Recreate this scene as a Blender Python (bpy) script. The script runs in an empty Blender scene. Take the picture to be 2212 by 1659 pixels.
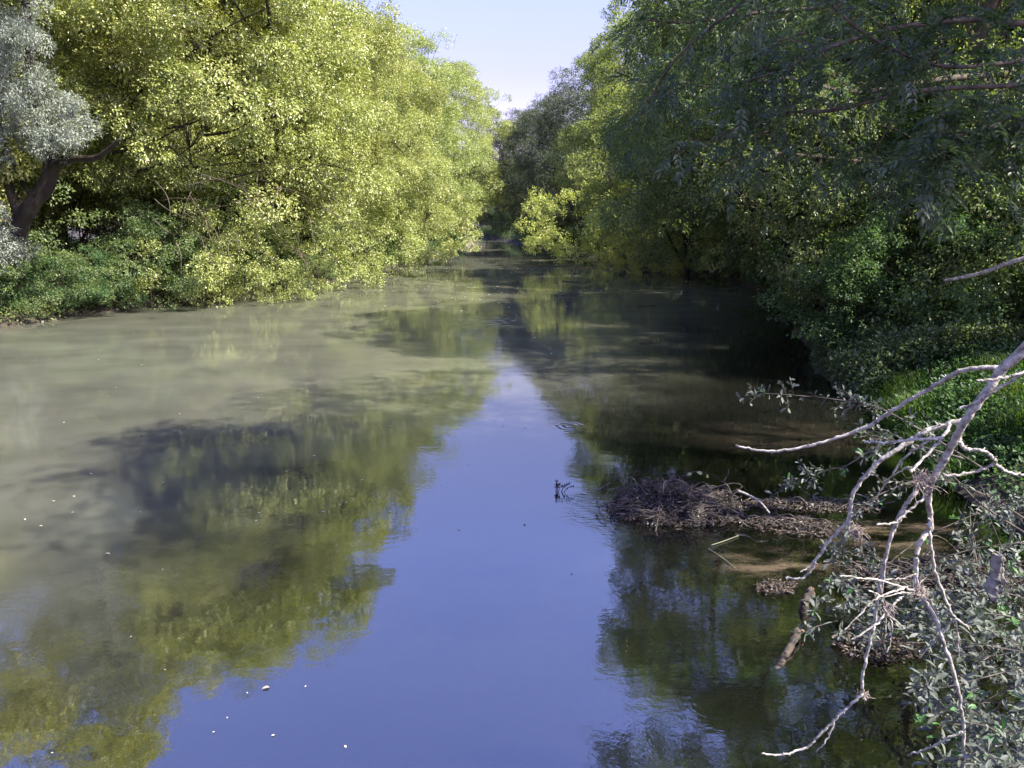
import bpy, math, random
import numpy as np
from mathutils import Vector
R = math.radians
sc = bpy.context.scene
col = sc.collection

# ------------------------------------------------------------------ camera
PITCH = R(12.36); CAMZ = 3.5; FPX = 760.0
cam = bpy.data.cameras.new('camera'); camo = bpy.data.objects.new('camera', cam); col.objects.link(camo)
camo.location = (0, 0, CAMZ); camo.rotation_euler = (R(90) - PITCH, 0, 0)
cam.sensor_width = 36; cam.lens = FPX / 1024 * 36
cam.clip_start = 0.1; cam.clip_end = 2000
sc.camera = camo

# ------------------------------------------------------------------ light
SUN_EL = R(48); SUN_DIR = Vector((0.90, -0.42, 0)).normalized()
w = bpy.data.worlds.new('World'); sc.world = w; w.use_nodes = True
nt = w.node_tree; bg = nt.nodes['Background']
sky = nt.nodes.new('ShaderNodeTexSky'); sky.sky_type = 'NISHITA'; sky.sun_disc = False
sky.sun_elevation = SUN_EL; sky.sun_rotation = math.atan2(SUN_DIR.x, SUN_DIR.y)
sky.air_density = 1.0; sky.dust_density = 0.5; sky.ozone_density = 4.0
tint = nt.nodes.new('ShaderNodeMix'); tint.data_type = 'RGBA'; tint.blend_type = 'MULTIPLY'; tint.inputs[0].default_value = 1
wtc = nt.nodes.new('ShaderNodeTexCoord'); wsp = nt.nodes.new('ShaderNodeSeparateXYZ'); nt.links.new(wtc.outputs['Generated'], wsp.inputs[0])
wr = nt.nodes.new('ShaderNodeValToRGB'); wr.color_ramp.elements.new(.4)
for k_, (p_, c_) in enumerate([(.17, (.90, .575, .63)), (.42, (1.3, .97, 1.25)), (.68, (1.0, .78, 1.12))]):
    wr.color_ramp.elements[k_].position = p_; wr.color_ramp.elements[k_].color = (*c_, 1)
nt.links.new(wsp.outputs[2], wr.inputs[0]); nt.links.new(wr.outputs[0], tint.inputs[7])
tint.clamp_result = False
nt.links.new(sky.outputs[0], tint.inputs[6]); nt.links.new(tint.outputs[2], bg.inputs[0]); bg.inputs[1].default_value = 0.15
sl = bpy.data.lights.new('sun', 'SUN'); sl.energy = 4.8; sl.angle = R(0.5); sl.color = (1.0, 0.95, 0.82)
so = bpy.data.objects.new('sun', sl); col.objects.link(so)
sv = Vector((SUN_DIR.x * math.cos(SUN_EL), SUN_DIR.y * math.cos(SUN_EL), math.sin(SUN_EL)))
so.rotation_euler = sv.to_track_quat('Z', 'Y').to_euler(); so.location = (30, -20, 60)
sc.view_settings.view_transform = 'Standard'; sc.view_settings.look = 'None'
sc.view_settings.exposure = 1.45; sc.view_settings.gamma = 1
cy = sc.cycles
cy.max_bounces = 7; cy.diffuse_bounces = 3; cy.glossy_bounces = 3; cy.transmission_bounces = 4; cy.transparent_max_bounces = 8
cy.use_denoising = True; cy.denoising_prefilter = 'ACCURATE'; cy.sample_clamp_indirect = 4
cy.caustics_reflective = False; cy.caustics_refractive = False

# ------------------------------------------------------------------ helpers
def ray(u, v):
    x = (u * 1024 / 2212 - 512) / FPX; y = -(v * 768 / 1659 - 384) / FPX
    return np.array([x, math.cos(PITCH) + y * math.sin(PITCH), -math.sin(PITCH) + y * math.cos(PITCH)])
def at(u, v, d):
    r = ray(u, v); return np.array([0, 0, CAMZ]) + r * (d / r[1])
def tag(o, label=None, cat=None, group=None, kind=None):
    if label: o['label'] = label
    if cat: o['category'] = cat
    if group: o['group'] = group
    if kind: o['kind'] = kind
    return o
def link(name, me, parent=None, loc=(0, 0, 0), rot=(0, 0, 0), scale=(1, 1, 1), mat=None):
    o = bpy.data.objects.new(name, me); col.objects.link(o)
    o.location = loc; o.rotation_euler = rot; o.scale = scale
    if parent: o.parent = parent
    if mat is not None and me is not None:
        o.material_slots[0].link = 'OBJECT'; o.material_slots[0].material = mat
    return o
def empty(name, loc=(0, 0, 0), rz=0, scale=(1, 1, 1)):
    return link(name, None, None, loc, (0, 0, rz), scale)
def mesh(name, V, F, mat, rnd=None, smooth=False, k=3):
    """V (n,3); F (m,k)"""
    V = np.asarray(V, np.float32); F = np.asarray(F, np.int32)
    me = bpy.data.meshes.new(name)
    me.vertices.add(len(V)); me.vertices.foreach_set('co', V.ravel())
    me.loops.add(F.size); me.loops.foreach_set('vertex_index', F.ravel())
    me.polygons.add(len(F))
    me.polygons.foreach_set('loop_start', np.arange(0, F.size, F.shape[1], dtype=np.int32))
    me.polygons.foreach_set('loop_total', np.full(len(F), F.shape[1], np.int32))
    if rnd is not None:
        a = me.attributes.new('rnd', 'FLOAT', 'POINT'); a.data.foreach_set('value', np.asarray(rnd, np.float32))
    me.update(calc_edges=True)
    if smooth: me.polygons.foreach_set('use_smooth', np.ones(len(F), bool))
    if isinstance(mat, bpy.types.Material): me.materials.append(mat)
    return me
def norm(a): return a / np.maximum(np.linalg.norm(a, axis=-1, keepdims=True), 1e-9)

def leaves(P, D, N, L, W, rnd, fold=0.25, near=False):
    """folded leaves. P base points, D directions, N rough normals, L lengths, W widths -> V,F,rnd"""
    D = norm(D); S = norm(np.cross(D, N)); N2 = np.cross(S, D)
    L = L[:, None]; W = W[:, None]
    n = len(P)
    if not near:
        V = np.stack([P, P + D * L * .45 + S * W * .5 + N2 * W * fold, P + D * L - N2 * L * .12,
                      P + D * L * .45 - S * W * .5 + N2 * W * fold], 1).reshape(-1, 3)
        b = np.arange(n)[:, None, None] * 4
        F = (b + np.array([[0, 1, 2], [0, 2, 3]])[None]).reshape(-1, 3)
        return V, F, np.repeat(rnd, 4)
    pts = [P, P + D * L * .28 + S * W * .36 + N2 * W * fold * .7, P + D * L * .62 + S * W * .5 + N2 * W * fold,
           P + D * L * .86 + S * W * .3 + N2 * W * fold * .4, P + D * L - N2 * L * .1,
           P + D * L * .86 - S * W * .3 + N2 * W * fold * .4, P + D * L * .62 - S * W * .5 + N2 * W * fold,
           P + D * L * .28 - S * W * .36 + N2 * W * fold * .7, P + D * L * .5]
    V = np.stack(pts, 1).reshape(-1, 3)
    b = np.arange(n)[:, None, None] * 9
    F = (b + np.array([[8, i, (i + 1) % 8] for i in range(8)])[None]).reshape(-1, 3)
    return V, F, np.repeat(rnd, 9)

def merge(parts):
    Vs, Fs, Rs, o = [], [], [], 0
    for V, F, r in parts:
        Vs.append(V); Fs.append(F + o); Rs.append(r); o += len(V)
    return np.concatenate(Vs), np.concatenate(Fs), np.concatenate(Rs)

def tube(pts, r0, r1, sides=6, rough=0.0, rg=None, radii=None):
    pts = np.asarray(pts, float); n = len(pts)
    T = np.gradient(pts, axis=0); T = norm(T)
    up = np.array([0.13, 0.21, 0.97]); 
    A = norm(np.cross(T, up)); B = np.cross(T, A)
    rr = np.linspace(r0, r1, n) if radii is None else np.asarray(radii)
    if rough and rg is not None: rr = rr * (1 + rg.uniform(-rough, rough, n))
    an = np.linspace(0, 2 * math.pi, sides, endpoint=False)
    V = (pts[:, None] + rr[:, None, None] * (np.cos(an)[None, :, None] * A[:, None] + np.sin(an)[None, :, None] * B[:, None])).reshape(-1, 3)
    F = []
    for i in range(n - 1):
        for j in range(sides):
            a = i * sides + j; b = i * sides + (j + 1) % sides
            F.append((a, b, b + sides)); F.append((a, b + sides, a + sides))
    V = np.vstack([V, pts[:1], pts[-1:]]); c0, c1 = len(V) - 2, len(V) - 1
    for j in range(sides):
        F.append((c0, (j + 1) % sides, j)); F.append((c1, (n - 1) * sides + j, (n - 1) * sides + (j + 1) % sides))
    return V, np.array(F), np.full(len(V), 0.5)
def smooth_line(pts, per=4):
    pts = np.asarray(pts, float); n = len(pts); out = []
    for i in range(n - 1):
        p0 = pts[max(i - 1, 0)]; p1 = pts[i]; p2 = pts[i + 1]; p3 = pts[min(i + 2, n - 1)]
        for t in np.linspace(0, 1, per, endpoint=False):
            out.append(.5 * ((2 * p1) + (-p0 + p2) * t + (2 * p0 - 5 * p1 + 4 * p2 - p3) * t * t + (-p0 + 3 * p1 - 3 * p2 + p3) * t ** 3))
    out.append(pts[-1]); return np.array(out)

# ------------------------------------------------------------------ materials
def newmat(name):
    m = bpy.data.materials.new(name); m.use_nodes = True; t = m.node_tree
    for n in list(t.nodes): t.nodes.remove(n)
    out = t.nodes.new('ShaderNodeOutputMaterial'); return m, t, out
def ramp(t, fac, stops):
    r = t.nodes.new('ShaderNodeValToRGB'); e = r.color_ramp.elements
    while len(e) < len(stops): e.new(0.5)
    for k, (p, c) in enumerate(stops): e[k].position = p; e[k].color = (*c, 1)
    t.links.new(fac, r.inputs[0]); return r.outputs[0]
def leafmat(name, stops, trans=0.45, tcol=(1.3, 1.35, .6), rough=.45, spec=.35):
    m, t, out = newmat(name)
    at_ = t.nodes.new('ShaderNodeAttribute'); at_.attribute_name = 'rnd'
    oi = t.nodes.new('ShaderNodeObjectInfo')
    c = ramp(t, at_.outputs['Fac'], stops)
    hs = t.nodes.new('ShaderNodeHueSaturation'); t.links.new(c, hs.inputs['Color'])
    mr = t.nodes.new('ShaderNodeMapRange'); mr.inputs[3].default_value = .485; mr.inputs[4].default_value = .515
    t.links.new(oi.outputs['Random'], mr.inputs[0]); t.links.new(mr.outputs[0], hs.inputs['Hue'])
    p = t.nodes.new('ShaderNodeBsdfPrincipled'); t.links.new(hs.outputs[0], p.inputs['Base Color'])
    p.inputs['Roughness'].default_value = rough; p.inputs['Specular IOR Level'].default_value = spec
    tr = t.nodes.new('ShaderNodeBsdfTranslucent')
    mx = t.nodes.new('ShaderNodeMix'); mx.data_type = 'RGBA'; mx.blend_type = 'MULTIPLY'; mx.inputs[0].default_value = 1
    t.links.new(hs.outputs[0], mx.inputs[6]); mx.inputs[7].default_value = (*tcol, 1)
    t.links.new(mx.outputs[2], tr.inputs[0])
    ms = t.nodes.new('ShaderNodeMixShader'); ms.inputs[0].default_value = trans
    t.links.new(p.outputs[0], ms.inputs[1]); t.links.new(tr.outputs[0], ms.inputs[2]); t.links.new(ms.outputs[0], out.inputs[0])
    return m
def barkmat(name, c1, c2, scale=6, bump=.5, rough=.85, stretch=.25):
    m, t, out = newmat(name)
    tc = t.nodes.new('ShaderNodeTexCoord'); mp = t.nodes.new('ShaderNodeMapping'); mp.inputs[3].default_value = (1, 1, stretch)
    t.links.new(tc.outputs['Object'], mp.inputs[0])
    nz = t.nodes.new('ShaderNodeTexNoise'); nz.inputs['Scale'].default_value = scale; nz.inputs['Detail'].default_value = 6
    t.links.new(mp.outputs[0], nz.inputs[0])
    c = ramp(t, nz.outputs[0], [(.3, c1), (.68, c2)])
    p = t.nodes.new('ShaderNodeBsdfPrincipled'); t.links.new(c, p.inputs['Base Color']); p.inputs['Roughness'].default_value = rough
    p.inputs['Specular IOR Level'].default_value = .25
    b = t.nodes.new('ShaderNodeBump'); b.inputs[0].default_value = bump; b.inputs[1].default_value = .02
    t.links.new(nz.outputs[0], b.inputs['Height']); t.links.new(b.outputs[0], p.inputs['Normal'])
    t.links.new(p.outputs[0], out.inputs[0]); return m

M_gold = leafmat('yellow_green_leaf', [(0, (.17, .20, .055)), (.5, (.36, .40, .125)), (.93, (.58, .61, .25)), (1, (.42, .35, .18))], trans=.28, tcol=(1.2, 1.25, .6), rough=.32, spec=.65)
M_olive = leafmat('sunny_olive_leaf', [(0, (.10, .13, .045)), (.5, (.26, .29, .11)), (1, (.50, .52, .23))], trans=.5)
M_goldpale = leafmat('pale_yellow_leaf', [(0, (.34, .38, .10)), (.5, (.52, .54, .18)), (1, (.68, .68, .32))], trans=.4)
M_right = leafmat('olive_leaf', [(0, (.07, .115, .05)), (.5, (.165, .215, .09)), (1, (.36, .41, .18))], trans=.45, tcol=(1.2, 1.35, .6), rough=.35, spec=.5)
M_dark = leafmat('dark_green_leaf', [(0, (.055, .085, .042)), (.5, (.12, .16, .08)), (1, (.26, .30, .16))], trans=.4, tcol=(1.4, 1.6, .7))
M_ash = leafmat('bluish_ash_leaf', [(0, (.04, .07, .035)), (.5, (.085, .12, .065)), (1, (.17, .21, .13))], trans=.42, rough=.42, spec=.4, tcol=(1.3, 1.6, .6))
M_grey = leafmat('grey_green_leaf', [(0, (.055, .075, .045)), (.5, (.115, .135, .085)), (1, (.24, .25, .17))], trans=.3, tcol=(1.1, 1.15, .8))
M_silver = leafmat('silver_leaf', [(0, (.13, .16, .115)), (.5, (.27, .30, .24)), (1, (.52, .54, .46))], trans=.25, tcol=(1, 1.05, .85))
M_green = leafmat('fresh_green_leaf', [(0, (.04, .08, .035)), (.5, (.08, .145, .06)), (1, (.17, .25, .11))], trans=.4, tcol=(1.3, 1.5, .6))
M_dusty = leafmat('dusty_willow_leaf', [(0, (.06, .075, .058)), (.6, (.14, .158, .125)), (.9, (.27, .285, .24)), (1, (.07, .18, .045))], trans=.2, rough=.6, tcol=(1, 1.1, .8))
M_grass = leafmat('grass_blade', [(0, (.012, .03, .008)), (.5, (.022, .058, .014)), (.9, (.045, .10, .024)), (1, (.18, .25, .06))], trans=.4, tcol=(1.3, 1.4, .5))
M_dead = leafmat('dead_leaf', [(0, (.03, .022, .016)), (.5, (.085, .06, .045)), (.9, (.20, .155, .12)), (1, (.42, .38, .33))], trans=.1, rough=.7)
M_float = leafmat('floating_petal', [(0, (.35, .33, .22)), (.5, (.52, .49, .38)), (1, (.7, .68, .6))], trans=.1)
M_bark = barkmat('dark_bark', (.014, .011, .008), (.052, .042, .031))
M_barkmid = barkmat('grey_brown_bark', (.06, .045, .033), (.17, .135, .10), scale=14)
M_pale = barkmat('pale_dead_wood', (.13, .11, .085), (.60, .555, .47), scale=34, bump=.6, stretch=1)
M_twig = barkmat('wet_twig', (.010, .008, .007), (.17, .14, .12), scale=9, stretch=1)

# ------------------------------------------------------------------ terrain + water
BY = [-60, 0, 6, 10, 14, 20, 34.6, 45, 56, 66, 80, 99, 120, 140, 160, 190, 400]
LX = [-21, -20, -19.5, -19, -18.8, -18.4, -12.6, -9.8, -8.2, -6.8, -5.2, -6.2, -10, -16, -26, -60, -300]
RX = [4.6, 4.6, 5.0, 6.0, 6.4, 7.8, 12.2, 11.6, 9.6, 6.4, 4.0, 1.6, -1.5, -5, -11, -30, -200]
def xl(y): return np.interp(y, BY, LX)
def xr(y): return np.interp(y, BY, RX)
rg = np.random.default_rng(5)
def hgt(x, y):
    wob = .35 * np.sin(y * .9 + x * .3) + .2 * np.sin(y * 2.3 + 1.1)
    dl = x - xl(y) + wob; dr = xr(y) - x + wob * .5
    d = np.minimum(dl, dr)
    left = dl < dr
    bed = np.where(left, -np.minimum(.10 + .45 * np.maximum(d, 0), 1.8), -np.minimum(.10 + .13 * np.maximum(d, 0) + .035 * np.maximum(d, 0) ** 2, 1.8))
    land = np.where(left, .85, 1.7) * (1 - np.exp(np.minimum(d, 0) / np.where(left, 1.6, 3.2))) + .08 * np.sin(x * 1.7) * np.cos(y * 1.3) * (1 - np.exp(np.minimum(d, 0)))
    s = 1 / (1 + np.exp(-d * 6))
    return bed * s + land * (1 - s)
def nonuni(lo, hi, core_lo, core_hi, step, n_out):
    a = np.arange(core_lo, core_hi + 1e-6, step)
    l = core_lo - np.geomspace(step, core_lo - lo, n_out)[::-1]; r = core_hi + np.geomspace(step, hi - core_hi, n_out)
    return np.concatenate([l, a, r])
gx = nonuni(-900, 900, -30, 26, .3, 26); gy = nonuni(-400, 1500, -2, 60, .35, 60)
X, Y = np.meshgrid(gx, gy); Z = hgt(X, Y) + .03 * np.sin(X * 7.1 + Y * 3) * np.sin(Y * 6.3)
V = np.stack([X, Y, Z], -1).reshape(-1, 3); nx = len(gx)
ii, jj = np.meshgrid(np.arange(nx - 1), np.arange(len(gy) - 1)); a = (jj * nx + ii).ravel()
F = np.stack([a, a + 1, a + 1 + nx, a + nx], 1)
m, t, out = newmat('bank_soil')
tc = t.nodes.new('ShaderNodeTexCoord'); nz = t.nodes.new('ShaderNodeTexNoise'); nz.inputs['Scale'].default_value = 2.2; nz.inputs['Detail'].default_value = 9
t.links.new(tc.outputs['Object'], nz.inputs[0])
c = ramp(t, nz.outputs[0], [(.3, (.014, .012, .009)), (.5, (.04, .033, .024)), (.7, (.085, .068, .05))])
p = t.nodes.new('ShaderNodeBsdfPrincipled'); t.links.new(c, p.inputs['Base Color']); p.inputs['Roughness'].default_value = .9
b = t.nodes.new('ShaderNodeBump'); b.inputs[0].default_value = .6; b.inputs[1].default_value = .05
t.links.new(nz.outputs[0], b.inputs['Height']); t.links.new(b.outputs[0], p.inputs['Normal']); t.links.new(p.outputs[0], out.inputs[0])
tag(link('ground', mesh('ground', V, F, m, smooth=True)), kind='structure')

# water
m, t, out = newmat('river_water')
nd = t.nodes; lk = t.links
tc = nd.new('ShaderNodeTexCoord')
def math_(op, a, b=None, clamp=False):
    n = nd.new('ShaderNodeMath'); n.operation = op; n.use_clamp = clamp
    for k, q in enumerate([a, b]):
        if q is None: continue
        if isinstance(q, (int, float)): n.inputs[k].default_value = q
        else: lk.new(q, n.inputs[k])
    return n.outputs[0]
def noise(scale, det=2, sx=1, sy=1, rough=.5):
    mp = nd.new('ShaderNodeMapping'); mp.inputs[3].default_value = (sx, sy, 1); lk.new(tc.outputs['Object'], mp.inputs[0])
    n = nd.new('ShaderNodeTexNoise'); n.inputs['Scale'].default_value = scale; n.inputs['Detail'].default_value = det; n.inputs['Roughness'].default_value = rough
    lk.new(mp.outputs[0], n.inputs[0]); return n.outputs[0]
sep = nd.new('ShaderNodeSeparateXYZ'); lk.new(tc.outputs['Object'], sep.inputs[0])
def mapr(x, a, b_, c_=0, d_=1):
    n = nd.new('ShaderNodeMapRange'); n.interpolation_type = 'SMOOTHSTEP'
    lk.new(x, n.inputs[0]); n.inputs[1].default_value = a; n.inputs[2].default_value = b_; n.inputs[3].default_value = c_; n.inputs[4].default_value = d_
    return n.outputs[0]
fine = noise(13, 3, 1, 1.0, .55); mid = noise(1.6, 2, 1, 1.5); big = noise(.35, 1)
patch = mapr(noise(.22, 2, 1, 1.6), .38, .68, .25, 1.25)
# rings around drops / a fish rise
def ring(cx, cy_, wl, rad):
    dx = math_('SUBTRACT', sep.outputs[0], cx); dy = math_('SUBTRACT', sep.outputs[1], cy_)
    r = math_('SQRT', math_('ADD', math_('MULTIPLY', dx, dx), math_('MULTIPLY', dy, dy)))
    r = math_('ADD', r, math_('MULTIPLY', math_('SUBTRACT', mid, .5), wl * 1.6))
    s = math_('SINE', math_('MULTIPLY', r, 6.283 / wl))
    g = mapr(r, rad * .15, rad, 1, 0)
    return math_('MULTIPLY', s, g)
h = math_('MULTIPLY', math_('MULTIPLY', fine, patch), .0010)
h = math_('ADD', h, math_('MULTIPLY', mid, .0019))
h = math_('ADD', h, math_('MULTIPLY', ring(1.0, 12.6, .12, .42), .0010))
h = math_('ADD', h, math_('MULTIPLY', ring(-.75, 26.0, .45, 2.3), .0030))
def blob(cx, cy_, rad):
    dx = math_('SUBTRACT', sep.outputs[0], cx); dy = math_('MULTIPLY', math_('SUBTRACT', sep.outputs[1], cy_), 1.6)
    return mapr(math_('SQRT', math_('ADD', math_('MULTIPLY', dx, dx), math_('MULTIPLY', dy, dy))), rad * .3, rad, 1, 0)
rip = noise(7, 3, .8, 1.8, .6)
h = math_('ADD', h, math_('MULTIPLY', math_('MULTIPLY', rip, blob(.95, 8.7, 1.3)), .006))
h = math_('ADD', h, math_('MULTIPLY', math_('MULTIPLY', rip, blob(2.2, 5.6, 3.0)), .0007))
h = math_('ADD', h, math_('MULTIPLY', math_('MULTIPLY', rip, blob(-.4, 7.4, .9)), .002))
bp = nd.new('ShaderNodeBump'); bp.inputs[0].default_value = 1; bp.inputs[1].default_value = 1
lk.new(h, bp.inputs['Height'])
gl = nd.new('ShaderNodeBsdfGlossy'); gl.inputs['Roughness'].default_value = .004; lk.new(bp.outputs[0], gl.inputs['Normal'])
fr = nd.new('ShaderNodeFresnel'); fr.inputs[0].default_value = 4.4; lk.new(bp.outputs[0], fr.inputs['Normal'])
df = nd.new('ShaderNodeSubsurfaceScattering'); df.falloff = 'BURLEY'; df.inputs['Scale'].default_value = .45; df.inputs['Radius'].default_value = (1, 1, .9)
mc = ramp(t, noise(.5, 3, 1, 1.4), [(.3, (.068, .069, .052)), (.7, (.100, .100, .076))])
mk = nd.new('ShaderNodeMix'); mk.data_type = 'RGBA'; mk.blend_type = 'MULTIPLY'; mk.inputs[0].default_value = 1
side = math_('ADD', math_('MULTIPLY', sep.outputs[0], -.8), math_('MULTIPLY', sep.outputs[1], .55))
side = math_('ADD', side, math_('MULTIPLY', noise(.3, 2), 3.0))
shade_k = mapr(side, 6.0, 12.0, .13, 1.6)  # tree shade painted into the murk colour: dark on shaded side, brighter in sun
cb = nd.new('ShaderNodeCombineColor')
for q in range(3): lk.new(shade_k, cb.inputs[q])
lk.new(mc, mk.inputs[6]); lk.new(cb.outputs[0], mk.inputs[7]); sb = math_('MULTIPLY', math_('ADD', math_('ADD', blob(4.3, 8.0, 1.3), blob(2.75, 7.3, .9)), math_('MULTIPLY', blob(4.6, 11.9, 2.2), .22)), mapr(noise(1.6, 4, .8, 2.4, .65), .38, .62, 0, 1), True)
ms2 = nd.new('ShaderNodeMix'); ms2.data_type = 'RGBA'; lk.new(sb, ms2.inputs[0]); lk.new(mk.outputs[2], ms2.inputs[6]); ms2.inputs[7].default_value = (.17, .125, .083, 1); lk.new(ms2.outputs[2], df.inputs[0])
tp = nd.new('ShaderNodeBsdfTransparent'); tp.inputs[0].default_value = (.72, .66, .54, 1)
# clearer, shallow water by the near right bank
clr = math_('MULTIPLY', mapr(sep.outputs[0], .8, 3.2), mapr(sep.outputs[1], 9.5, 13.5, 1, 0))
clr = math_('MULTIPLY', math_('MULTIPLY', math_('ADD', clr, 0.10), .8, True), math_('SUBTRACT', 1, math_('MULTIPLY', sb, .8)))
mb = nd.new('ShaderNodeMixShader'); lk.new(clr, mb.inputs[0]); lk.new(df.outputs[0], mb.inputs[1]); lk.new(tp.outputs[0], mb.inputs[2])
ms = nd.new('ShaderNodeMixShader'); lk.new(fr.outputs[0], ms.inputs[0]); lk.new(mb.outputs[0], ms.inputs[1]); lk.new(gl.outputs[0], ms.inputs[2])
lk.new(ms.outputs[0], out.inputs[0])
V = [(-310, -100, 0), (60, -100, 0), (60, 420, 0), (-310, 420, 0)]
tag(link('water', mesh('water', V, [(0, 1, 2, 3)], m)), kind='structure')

# ------------------------------------------------------------------ tree generator
def sphere_pts(rg, n):
    return norm(rg.normal(size=(n, 3)))
def tufts_leaves(rg, T, O, per, L, W, droop, size, hue, fold=.25, near=False, up=1.0):
    """leaf tufts at T (n,3) facing outward O"""
    n = len(T); k = per
    P = np.repeat(T, k, 0); o = np.repeat(O, k, 0)
    D = norm(o * .55 + sphere_pts(rg, n * k) * .8 + np.array([0, 0, -droop]))
    P = P + D * rg.uniform(0, size, (n * k, 1)) + sphere_pts(rg, n * k) * size * .25
    N = np.array([0, 0, up]) + o * .35 + rg.normal(size=(n * k, 3)) * .45
    Ls = L * rg.uniform(.65, 1.25, n * k); Ws = W * rg.uniform(.7, 1.2, n * k)
    r = np.clip(np.repeat(hue, k) + rg.normal(0, .17, n * k), 0, 1)
    return leaves(P, D, N, Ls, Ws, r, fold, near)

def gen_tree(name, seed, H, Rr, nclump=260, ntuft=30, per=8, L=.10, W=.055, droop=.35, base=.06, trunk_r=.22,
             lean=(0, 0), nlimb=16, clump_r=(.5, 1.05), tsize=.16, top=.9, near=False, trunks=1, flat=.6, shell=.55, barkm=None):
    rg = np.random.default_rng(seed)
    wood = []; nodes = []; noder = []
    C = np.array([lean[0] * .5, lean[1] * .5, H * (base + (1 - base) * .45)])
    tops = []
    for k in range(trunks):
        a = rg.uniform(0, 6.28); sp = 0 if trunks == 1 else Rr * .35
        e = np.array([lean[0] + sp * math.cos(a), lean[1] + sp * math.sin(a), H * .82])
        s = np.array([.25 * math.cos(a), .25 * math.sin(a), -.4]) * (trunks > 1) + np.array([0, 0, -.4]) * (trunks == 1)
        mid = (s + e) / 2 + rg.normal(0, .06 * H, 3) * np.array([1, 1, .3])
        L_ = smooth_line([s, s * .6 + mid * .4 + rg.normal(0, .15, 3), mid, (mid + e) / 2 + rg.normal(0, .25, 3), e], 5)
        wood.append(tube(L_, trunk_r / math.sqrt(trunks), trunk_r * .16, 9, .07, rg)); tops.append(L_)
        nodes.append(L_[4:]); noder.append(np.linspace(trunk_r, trunk_r * .2, len(L_))[4:])
    # limbs
    for k in range(nlimb):
        L_ = tops[k % trunks]
        f = .12 + .82 * (k + rg.uniform(0, .8)) / nlimb
        i = min(int(f * len(L_)), len(L_) - 2); s = L_[i]
        a = k * 2.4 + rg.uniform(-.4, .4)
        z = H * (base + .1) + (H * .92 - H * (base + .1)) * min(1, f * .95 + rg.uniform(-.08, .12))
        q = (z / H - .42) / .6; rad = Rr * math.sqrt(max(.12, 1 - q * q)) * rg.uniform(.72, .95)
        e = np.array([C[0] * 1.2 + math.cos(a) * rad, C[1] * 1.2 + math.sin(a) * rad, z])
        m_ = (s + e) / 2 + np.array([0, 0, .12 * H * rg.uniform(.1, .8)]) + rg.normal(0, .3, 3)
        P = smooth_line([s, m_, e], 7); r_ = trunk_r * rg.uniform(.25, .42) * (1 - .4 * f)
        P[1:-1] += rg.normal(0, .05 * Rr / 5, (len(P) - 2, 3))
        wood.append(tube(P, r_, r_ * .22, 6)); nodes.append(P[2:]); noder.append(np.linspace(r_, r_ * .25, len(P))[2:])
    nodes = np.concatenate(nodes); noder = np.concatenate(noder)
    # clumps in the envelope
    cl = []
    while len(cl) < nclump:
        d = norm(rg.normal(size=3)); rr = rg.uniform(0, 1) ** (1 / 3)
        if rr < shell and rg.random() < .75: continue
        lump = 1 + .13 * math.sin(d[0] * 5 + seed) + .12 * math.sin(d[1] * 6 + seed * 2.1) + .1 * math.sin(d[2] * 7 + seed)
        z = H * base + (H * (1 - base)) * (.5 + .5 * d[2] * rr * lump * top / .9)
        zz = (z / H)
        prof = 1.0 if zz < .4 else (1 - ((zz - .4) / .62) ** 1.6 * .38)
        hx = math.hypot(d[0], d[1]) + 1e-6
        wid = Rr * rr * lump * prof * (1.0 if hx > .6 else 1)
        p_ = np.array([C[0] * 1.3 + d[0] * wid, C[1] * 1.3 + d[1] * wid, z]); cl.append(p_)
    cl = np.array(cl); parts = []
    for c in cl:
        dd = np.linalg.norm(nodes - c, axis=1) + np.maximum(0, nodes[:, 2] - c[2]) * .6
        j = int(np.argmin(dd)); s = nodes[j]
        m_ = (s + c) / 2 + np.array([0, 0, .1 * dd[j]]) + rg.normal(0, .08, 3)
        tw = smooth_line([s, m_, c], 3); r_ = min(noder[j] * .6, .035) * (H / 12) ** .5
        wood.append(tube(tw, r_, r_ * .3, 4))
        cr = rg.uniform(*clump_r); n = max(3, int(ntuft * (cr / np.mean(clump_r)) ** 2 * rg.uniform(.6, 1.3)))
        dirs = sphere_pts(rg, n); out_ = norm(c - C) if np.linalg.norm(c - C) > .1 else np.array([0, 0, 1.])
        dirs = norm(dirs + out_ * .45 + np.array([0, 0, .25]))
        T = c + dirs * cr * rg.uniform(.55, 1.05, (n, 1)) * np.array([1, 1, flat]); T[:, 2] -= droop * .35 * np.hypot(*(T[:, :2] - c[:2]).T)
        T[:, 2] = np.maximum(T[:, 2], .08)
        hue = np.clip(rg.normal(.5, .13) + rg.normal(0, .1, n), 0, 1)
        parts.append(tufts_leaves(rg, T, norm(dirs + out_ * .3), per, L, W, droop, tsize, hue, near=near))
    Vw, Fw, rw = merge(wood); Vl, Fl, rl = merge(parts)
    return mesh(name + '_wood', Vw, Fw, barkm or M_bark, smooth=True), mesh(name + '_crown', Vl, Fl, M_gold, rl), (Vw, Fw, Vl, Fl, rl)

def place_tree(kind, protos, x, y, rz, s, mat, label, cat, group=None, sx=1.0, trunkname='trunk', crownname='crown', z=None, bark=None):
    w_, c_, _ = protos
    zz = float(hgt(np.array(x), np.array(y))) if z is None else z
    e = empty(kind, (x, y, zz), rz, (s * sx, s * sx, s)); tag(e, label, cat, group)
    link(trunkname, w_, e, mat=bark or M_bark); link(crownname, c_, e, mat=mat); return e

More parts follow.
